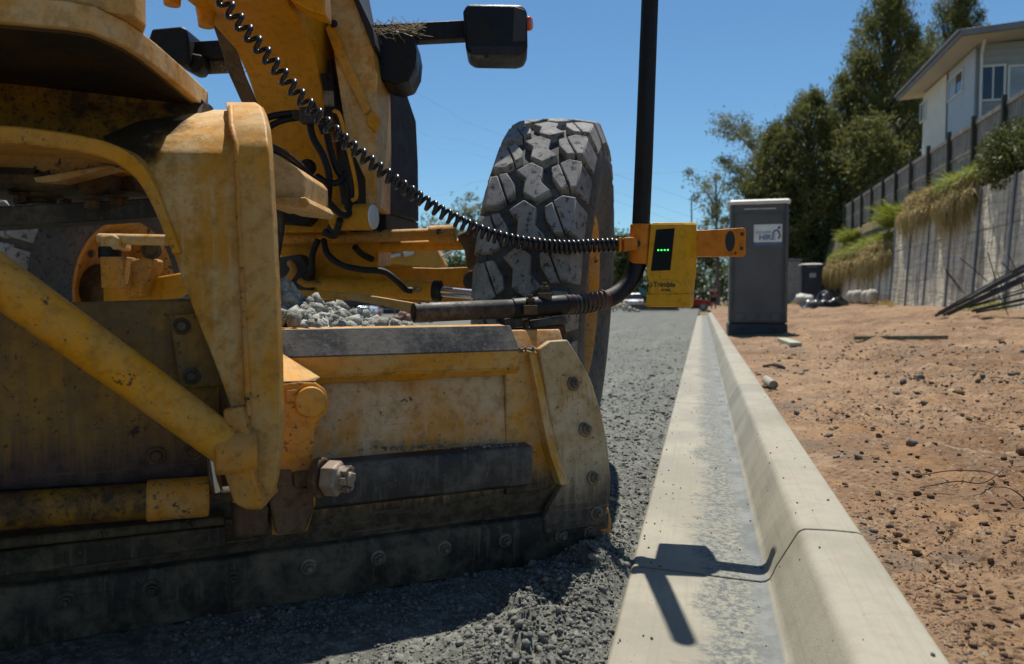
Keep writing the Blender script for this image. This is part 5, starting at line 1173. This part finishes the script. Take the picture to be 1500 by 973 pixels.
# pale shed far behind
sp = K(54, 5.4, .4); sh = thing('site_shed', 'pale grey shed partly hidden behind the large grey toilet', 'shed', sp)
m = MB(); m.box(sp + UP * 1.45, 2.0, 2.0, 2.9, R_, H); m.build('wall', simple('shed wall', (.30, .29, .26), .7), sh, .02); m = MB(); m.box(sp + UP * 2.98, 2.2, 2.2, .14, R_, H); m.build('roof', M_fascia, sh, .02)

def lot(u, v, zoff=0.):
    """point of the earth lot under a photo pixel"""
    z = .15
    for _ in range(12):
        p = hz(u, v, z) if abs(z - CAM_H) > .02 else P(u, v, 40); s_, t_ = inK(p); z = dz(min(max(s_, .3), 69), min(max(t_, .45), 8.3))
        z = min(z, .70)
    return Vector((p.x, p.y, z + zoff))
# sand bags
for k in range(4):
    s_ = s_of(1247 + k * 10.5, TW - .65); c_ = K(s_, TW - .65 - .05 * (k % 2), dz(s_, TW - .35) + .34)
    m = MB(); bm_ = []
    for i in range(7):
        f = i / 6; w_ = (.5 + .5 * sin(pi * f) ** .5); bm_.append([c_ + UP * (-.30 + .62 * f) + (H * cos(g_) * .36 + R_ * sin(g_) * .22) * w_ * (1 + .12 * sin(3 * g_ + k)) for g_ in np.linspace(0, 2 * pi, 12, endpoint=False)])
    m.loft(bm_); o = m.build('sand_bag', M_concblock, None, 0, 60); tag(o, 'pale bulk bag in a row against the foot of the low wall', 'sand bag', 'pale bags by the wall')
# black sheet and white rock
p = lot(1208, 444); m = MB(); xs_ = 18; pts_ = []
S2, T2 = np.meshgrid(np.linspace(-1, 1, 24), np.linspace(-1, 1, 16), indexing='ij'); Zp = .62 * np.clip(1 - S2 ** 2, 0, 1) ** .6 * np.clip(1 - T2 ** 2, 0, 1) ** .6 * (1 + 1.1 * fbm(S2 * 2.3 + 3, T2 * 2.3, 3))
V = np.stack([p.x + S2 * 1.0 * R_.x + T2 * .6 * H.x, p.y + S2 * 1.0 * R_.y + T2 * .6 * H.y, p.z - .03 + Zp], -1).reshape(-1, 3); k = 16
ii = np.arange(23)[:, None] * k + np.arange(k - 1)[None]; o = npmesh('plastic_sheet', V, np.stack([ii, ii + k, ii + k + 1, ii + 1], -1).reshape(-1, 4), M_tarp, smooth=50); tag(o, 'crumpled black plastic sheet beside the small navy toilet', 'plastic sheet')
o = stones('rock', np.array([tuple(lot(1178, 447, .34))]), [.52], simple('white rock', (.45, .44, .40), .8, 0, .2, 5), .7, 2); tag(o, 'pale grey rock beside the black plastic sheet', 'rock')
# timber offcuts, pipe
a, b = lot(1146, 500), lot(1166, 507); ax_ = (b - a).normalized(); m = MB(); m.box((a + b) / 2 + UP * .035, (b - a).length, .15, .05, ax_, UP.cross(ax_)); o = m.build('timber_offcut', M_timber, None, .004); tag(o, 'short pale green timber offcut lying in front of the toilet', 'timber')
a, b = lot(1253, 502), lot(1387, 502); ax_ = (b - a).normalized(); m = MB(); m.box((a + b) / 2 + UP * .06, (b - a).length, .09, .05, ax_, UP.cross(ax_)); o = m.build('timber_plank', M_plank, None, .004); tag(o, 'long thin grey plank lying across the bare earth', 'timber')
a, b = lot(1122, 563), lot(1133, 571); a.z += .035; b.z += .035; dd = (b - a).normalized()
m = MB(); m.tube([a, b], .033, 20, cap=False); m.tube([a, b], .028, 20, cap=False); m.f += [(20 + k, 20 + (k + 1) % 20, 60 + (k + 1) % 20, 60 + k) for k in range(20)]; m.f += [(k, (k + 1) % 20, 40 + (k + 1) % 20, 40 + k) for k in range(20)]
m.tube([a + (b - a) * .1, a + (b - a) * .95], .026, 12); o = m.build('pipe_offcut', M_pvc, None, 0, 60); tag(o, 'short cream pipe offcut lying against the back of kerb', 'pipe')
a, b = lot(1118, 538), lot(1150, 541); m = MB(); m.tube(spline([a + UP * .01, (a + b) / 2 + UP * .03, b + UP * .01], 4), [.012] * 4 + [.02] * 4 + [.01], 7); o = m.build('stick', M_bark, None); tag(o, 'short brown stick on the earth behind the cream pipe', 'stick')
# rusty tie wires
for i, pts_ in enumerate((((1340, 706), (1390, 707), (1440, 704), (1462, 712)), ((1348, 724), (1400, 722), (1440, 716), (1470, 702)), ((1458, 722), (1480, 730), (1505, 742)))):
    m = MB(); m.tube(spline([lot(u, v, .02 + .02 * (k % 2)) for k, (u, v) in enumerate(pts_)], 6), .0022, 6); o = m.build('tie_wire', M_wire, None, 0, 60)
    tag(o, ('straight rusty wire lying uppermost of the wires at right', 'bent rusty wire in the middle of the three wires', 'short rusty wire nearest the right edge of the photo')[i], 'wire', 'rusty wires on the earth')
# steel bundle at right: bars, pipes and rods
DB = 15.5
bpts = [((1370, 463), (1545, 366), .055, M_steel), ((1376, 460), (1545, 374), .06, M_steel), ((1382, 462), (1545, 384), .05, M_steel), ((1388, 461), (1545, 391), .06, M_steel), ((1374, 458), (1500, 388), .03, M_steel), ((1408, 440), (1545, 394), .022, M_rebar),
        ((1420, 450), (1545, 416), .035, M_steel), ((1424, 456), (1545, 428), .055, M_steel), ((1412, 452), (1545, 408), .022, M_rebar), ((1430, 458), (1545, 437), .04, M_steel), ((1402, 444), (1482, 400), .024, M_steel_l), ((1420, 436), (1456, 414), .022, M_steel_l)]
labs = ['dark bar whose tip reaches furthest left in the steel pile', 'broadest dark bar on top of the steep bundle', 'dark bar third from the top of the steep bundle', 'lowest dark bar of the steep leaning bundle', 'short thin dark bar lying on top of the steep bundle', 'thin rusty bar just below the steep bundle', 'upper dark bar of the flatter lower bundle', 'thickest dark bar of the flatter lower bundle', 'thin rusty bar midway between the two bundles', 'lowest dark bar nearest the ground at far right', 'long pale faced bar on the steep leaning bundle', 'short pale faced bar below the long pale one']
for i, (a, b, wd, mt) in enumerate(bpts):
    pa, pb = P(*a, DB - .05 * i), P(*b, DB - 1.7 - .04 * i); ax_ = (pb - pa).normalized(); sd = ax_.cross(UP).normalized(); m = MB(); m.box((pa + pb) / 2, (pb - pa).length, wd * .7, wd, ax_, sd, sd.cross(ax_)); o = m.build('steel_bar', mt, None, .004); tag(o, labs[i], 'steel bar', 'pile of steel by the wall')
rods = [((1384, 394), (1412, 430)), ((1385, 396), (1407, 428)), ((1406, 378), (1446, 412)), ((1447, 370), (1462, 430)), ((1456, 420), (1477, 462)), ((1477, 372), (1500, 424)), ((1468, 385), (1500, 420)), ((1462, 400), (1472, 446))]
rl = ['rod crossing leftmost over the pile, longer of the pair', 'rod crossing leftmost over the pile, shorter of the pair', 'long slanting rod rising left above the pale bars', 'steep rod standing tallest over the middle of the pile', 'steep rod running down to the earth below the pile', 'rod slanting at top right over the pile', 'short rod just left of the top right rod', 'upright rod through the gap between the two bundles']
for i, (a, b) in enumerate(rods):
    m = MB(); m.tube([P(*a, DB - .7), P((a[0] + b[0]) / 2 + 1, (a[1] + b[1]) / 2, DB - .75), P(*b, DB - .8)], .009, 6); o = m.build('reinforcing_rod', M_rebar, None); tag(o, 'thin rusty ' + rl[i], 'steel rod', 'rods in the pile of steel')

# ================================================================== END OF THE STREET
EZ = -.10
def person(label, p, h, shirt, shorts, yaw=0., stride=.12):
    """one continuous skinned body with clothes as children"""
    rt_ = thing('person', label, 'person', p)
    k = h / 1.75
    J = {'pel': (0, 0, .95), 'spn': (0, -.01, 1.15), 'chs': (0, 0, 1.38), 'nck': (0, .0, 1.52), 'hd0': (0, .02, 1.60), 'hd1': (0, .02, 1.72),
         'lh': (-.10, 0, .92), 'lk': (-.11, stride, .50), 'la': (-.11, stride * 1.1 - .06, .09), 'lt': (-.12, stride * 1.1 + .13, .035),
         'rh': (.10, 0, .92), 'rk': (.11, -stride * .3, .50), 'ra': (.11, -stride - .08, .11), 'rt': (.12, -stride + .10, .035),
         'ls': (-.20, 0, 1.43), 'le': (-.27, -.05, 1.14), 'lw': (-.26, .04, .90), 'lf': (-.25, .07, .80), 'rs': (.20, 0, 1.43), 're': (.27, .03, 1.14), 'rw': (.27, .12, .92), 'rf': (.26, .16, .83)}
    Rr = {'pel': .15, 'spn': .135, 'chs': .16, 'nck': .06, 'hd0': .085, 'hd1': .085, 'lh': .10, 'rh': .10, 'lk': .06, 'rk': .06, 'la': .042, 'ra': .042, 'lt': .035, 'rt': .035, 'ls': .065, 'rs': .065, 'le': .045, 're': .045, 'lw': .032, 'rw': .032, 'lf': .03, 'rf': .03}
    E = [('pel', 'spn'), ('spn', 'chs'), ('chs', 'nck'), ('nck', 'hd0'), ('hd0', 'hd1'), ('pel', 'lh'), ('lh', 'lk'), ('lk', 'la'), ('la', 'lt'), ('pel', 'rh'), ('rh', 'rk'), ('rk', 'ra'), ('ra', 'rt'), ('chs', 'ls'), ('ls', 'le'), ('le', 'lw'), ('lw', 'lf'), ('chs', 'rs'), ('rs', 're'), ('re', 'rw'), ('rw', 'rf')]
    def skin(name, keys, grow, mat, over=None):
        ks = [x for x in J if x in keys]; me = bpy.data.meshes.new(name); over = over or {}
        rot = Matrix.Rotation(yaw, 3, 'Z')
        me.from_pydata([tuple(p + rot @ Vector(over.get(x, J[x])) * k) for x in ks], [(ks.index(a), ks.index(b)) for a, b in E if a in ks and b in ks], [])
        o = bpy.data.objects.new(name, me); C.objects.link(o); o.parent = rt_; o.location = -rt_.location
        md = o.modifiers.new('skin', 'SKIN'); md.use_smooth_shade = True
        for i, x in enumerate(ks): me.skin_vertices[0].data[i].radius = ((Rr[x] + grow) * k, (Rr[x] + grow) * k * (.72 if x in ('pel', 'spn', 'chs') else 1))
        me.skin_vertices[0].data[0].use_root = True
        sb = o.modifiers.new('sub', 'SUBSURF'); sb.levels = 1; sb.render_levels = 1; me.materials.append(mat); return o
    skin('body', list(J), 0, M_skin)
    skin('shirt', ['pel', 'spn', 'chs', 'ls', 'le', 'rs', 're'], .018, shirt, {'le': (-.245, -.03, 1.22), 're': (.245, .02, 1.22), 'pel': (0, 0, 1.0)})
    skin('shorts', ['pel', 'lh', 'lk', 'rh', 'rk'], .02, shorts, {'lk': (-.11, stride * .85, .56), 'rk': (.11, -stride * .25, .56)})
    m = MB(); c_ = p + Vector((0, -.015, 1.71)) * k; m.lathe(c_ - UP * .05 * k, UP, [(0, .09 * k), (.06 * k, .098 * k), (.11 * k, .07 * k), (.13 * k, .02 * k)], 12); m.build('hair', M_hair, rt_, 0, 60)
    return rt_
pp_ = P(1045, 457, 47); person('person in red shirt and dark shorts walking away beside the toilet', Vector((pp_.x, pp_.y, pp_.z)), 1.62, M_cloth_red, M_cloth_dk)
pv = P(518, 466, 30); person('person in hi vis yellow top standing beyond the gravel heap', Vector((pv.x, pv.y, -.15)), 1.6, M_vest, M_cloth_dk, 1.0, .05)

def car(label, p, yaw, mat, L_=4.3, group='cars parked across the end of the road'):
    rt_ = thing('parked_car', label, 'car', p, group); f = Vector((cos(yaw), sin(yaw), 0)); s_ = Vector((-sin(yaw), cos(yaw), 0))
    Q = lambda x, y, z: p + f * x * L_ / 4.3 + s_ * y + UP * z
    prof = [(-2.1, .35), (-2.15, .75), (-1.95, .92), (-1.0, .98), (.85, .98), (1.9, .82), (2.12, .62), (2.1, .35)]
    m = MB(); m.loft([[Q(x, y, z) for x, z in prof] for y in (-.86, .86)]); bd_ = m.build('body', mat, rt_, .06)
    cab = [(-1.75, .96), (-1.2, 1.42), (.15, 1.46), (.95, .96)]
    m = MB(); m.loft([[Q(x, y * (.82 if z > 1 else .95), z) for x, z in cab] for y in (-.8, .8)]); m.build('window', M_glass, rt_, .03)
    m = MB(); m.loft([[Q(x, y, z) for x, z in ((-1.2, 1.42), (-1.1, 1.48), (.05, 1.51), (.18, 1.46))] for y in (-.66, .66)]); m.build('roof', mat, rt_, .02)
    for x in (-1.35, 1.35):
        for y in (-.78, .78):
            m = MB(); m.lathe(Q(x, y - .1, .33), s_, [(0, .30), (.02, .33), (.18, .33), (.2, .30)], 20); w_ = m.build('wheel', M_rub, rt_); m = MB(); m.lathe(Q(x, y - .11, .33), s_, [(0, .18), (.01, .2), (.22, .2), (.225, .18)], 16); m.build('hubcap', M_silver, w_)
    for y in (-.6, .6):
        m = MB(); m.box(Q(2.1, y, .68), .06, .3, .12, f, s_); m.build('headlight', M_white, rt_, .02); m = MB(); m.box(Q(-2.13, y, .78), .06, .3, .12, f, s_); m.build('tail_light', M_amber, rt_, .02)
    return rt_
car('red car parked behind the yellow receiver at the road end', Vector((P(1002, 437, 60).x, 60, -.25)), radians(4), M_red)
car('silver car parked far beyond the gravel heap', Vector((P(492, 437, 36).x, 36, -.45)), radians(-8), M_silver)
car('white car seen below the bent black pipe', Vector((P(928, 437, 66).x, 66, -.25)), radians(80), simple('white car paint', (.55, .56, .56), .3), 4.0)
car('dark car parked beyond the open end of the pipe stub', Vector((P(585, 437, 40).x, 40, -.5)), radians(12), M_dgrey)
# orange excavator beyond the axle
ex = thing('excavator', 'orange excavator parked beyond the front axle of the grader', 'excavator', Vector((P(600, 437, 15).x, 15, 0)))
def ex_plate(pts, y, th, name, mat, parent=None):
    q = [P(u, v, y) for u, v in pts]; m = MB(); m.prism(q, Vector((0, th, 0))); return m.build(name, mat, parent or ex, .02)
ex_plate([(520, 364), (560, 362), (640, 364), (652, 388), (640, 392), (600, 390), (540, 384)], 15, .8, 'boom', M_exc)
ex_plate([(545, 368), (560, 363), (590, 362), (560, 374)], 14.9, .3, 'link', M_exc)
ex_plate([(556, 377), (586, 370), (587, 375), (557, 382)], 14.9, .2, 'hydraulic_ram', M_soffit)
ex_plate([(590, 369), (606, 366), (606, 373), (592, 377)], 14.9, .2, 'hydraulic_ram', M_soffit)
ex_plate([(470, 395), (560, 386), (610, 392), (612, 430), (470, 432)], 15.2, 2.2, 'body', M_exc)
ex_plate([(460, 428), (620, 428), (626, 446), (456, 450)], 15.1, 2.4, 'track', M_dgrey)
for k in range(4): ex_plate([(640, 377 - k * 1.0), (664 - k * 2, 366 + k * 2.2), (665 - k * 2, 368 + k * 2.2), (641, 380 - k * 1.0)], 15 + .15 * k, .05, 'guard_rail', M_soffit)
# site fence at the end
sf = thing('site_fence', 'temporary grey rail fence across the far end of the road', 'fence', P(1035, 437, 62))
for k in range(7):
    x = P(1000 + 12 * k, 437, 62).x; m = MB(); m.tube([Vector((x, 62, -.3)), Vector((x, 62, 1.3 + .05 * k))], .03, 6); m.build('post', M_post, sf)
m = MB(); m.tube([P(1008, 431, 62), P(1075, 421, 62)], .05, 6); m.build('rail', M_post, sf); m = MB(); m.tube([P(1008, 444, 62), P(1075, 440, 62)], .03, 6); m.build('rail', M_post, sf)
sf2 = thing('site_fence', 'wire mesh site fence beyond the gravel heap', 'fence', Vector((-7, 34, 0)))
for k in range(10):
    x = P(410 + 24 * k, 437, 34).x; m = MB(); m.tube([Vector((x, 34, -.5)), Vector((x, 34, 1.1))], .03, 6); m.build('post', M_post, sf2)
for z_ in (1.08, .3, -.3):
    m = MB(); m.tube([Vector((P(410, 437, 34).x, 34, z_)), Vector((P(626, 437, 34).x, 34, z_))], .02, 6); m.build('rail', M_post, sf2)
# rubble heap, timber stack, bollards, banner
for i, (u, v, y, w_, h_, lab) in enumerate(((598, 470, 20, .55, .30, 'low pinkish heap of broken brick past the gravel heap'), (905, 456, 44, 1.6, .55, 'pale rubble heap at far end of road under the pipe'))):
    p = P(u, v, y); n_ = 90; q = rng.normal(size=(n_, 2)) * [w_ * .45, .3]; zz = h_ * np.exp(-(q[:, 0] / (w_ * .5)) ** 2) * rng.random(n_)
    o = stones('rubble_heap', np.stack([p.x + q[:, 0], p.y + q[:, 1], p.z + zz], -1), rng.uniform(.05, .13, n_), simple('rubble %s' % 'ab'[i], ((.33, .2, .15), (.42, .38, .31))[i], .9), .7); tag(o, lab, 'rubble', kind='stuff')
p = P(955, 455, 46); m = MB()
for k in range(4): m.box(p + UP * (.05 + .1 * k) + Vector((random.uniform(-.1, .1), 0, 0)), 3.4 - .2 * k, .8, .085)
o = m.build('timber_stack', M_dgrey, None, .01); tag(o, 'low dark stack of boards under the yellow receiver', 'timber stack')
for i, (u, v) in enumerate(((540, 463), (556, 462))):
    p = P(u, v, 28); p.z = -.4; b_ = thing('traffic_bollard', ('slim white site bollard behind the gravel heap', 'red topped site bollard behind the gravel heap')[i], 'bollard', p, 'bollards beyond the gravel')
    m = MB(); m.lathe(p, UP, [(0, .12), (.04, .12), (.05, .05), (.95, .045), (1.0, .03)], 12); m.build('post', M_white if i == 0 else M_amber, b_); m = MB(); m.lathe(p + UP * .7, UP, [(0, .05), (.12, .05)], 12); m.build('band', M_amber if i == 0 else M_white, b_)
p = P(936, 437, 52); tp = thing('site_tarp', 'teal sheet hung on a pale frame below the bent pipe', 'tarp', Vector((p.x, p.y, -.2)))
m = MB(); q = [P(u, v, 52) for u, v in ((934, 418), (948, 426), (950, 436), (938, 432))]; m.prism(q, Vector((.1, .5, 0))); m.build('sheet', M_teal, tp)
m = MB(); m.tube([P(943, 415, 51.9), P(953, 415, 51.9), P(951, 452, 51.9)], .08, 6); m.build('frame', M_silver, tp)
# light pole and overhead wires
p = P(1013.5, 437, 58); lp = thing('light_pole', 'thin far light pole left of the grey toilet', 'light pole', Vector((p.x, p.y, -.2)))
m = MB(); top = P(1013, 288, 58); m.tube([Vector((p.x, p.y, -.3)), top], [.09, .05], 8); m.build('pole', M_post, lp); m = MB(); m.tube(spline([top, top + Vector((.3, 0, .25)), top + Vector((1.1, 0, .3))], 4), .04, 6); m.build('lamp_head', M_post, lp)
for i, (a, b, c2) in enumerate((((560, 108), (650, 158), (740, 200)), ((560, 166), (650, 200), (740, 226)), ((560, 190), (650, 218), (740, 240)), ((600, 292), (680, 272), (760, 262)))):
    m = MB(); m.tube(spline([P(a[0] - 600, a[1] - 330 if i < 3 else a[1] + 60, 55), P(*a, 55), P(*b, 56), P(*c2, 57), P(c2[0] + 500, c2[1] + (170 if i < 3 else -20), 60)], 6), .006, 4); o = m.build('power_line', M_post, None, fix=False)
    tag(o, ('highest thin overhead wire crossing the sky by the near tyre', 'middle overhead wire crossing the sky by the near tyre', 'lowest of the three parallel overhead wires by the tyre', 'overhead wire rising the other way toward the near tyre')[i], 'power line', 'overhead wires')
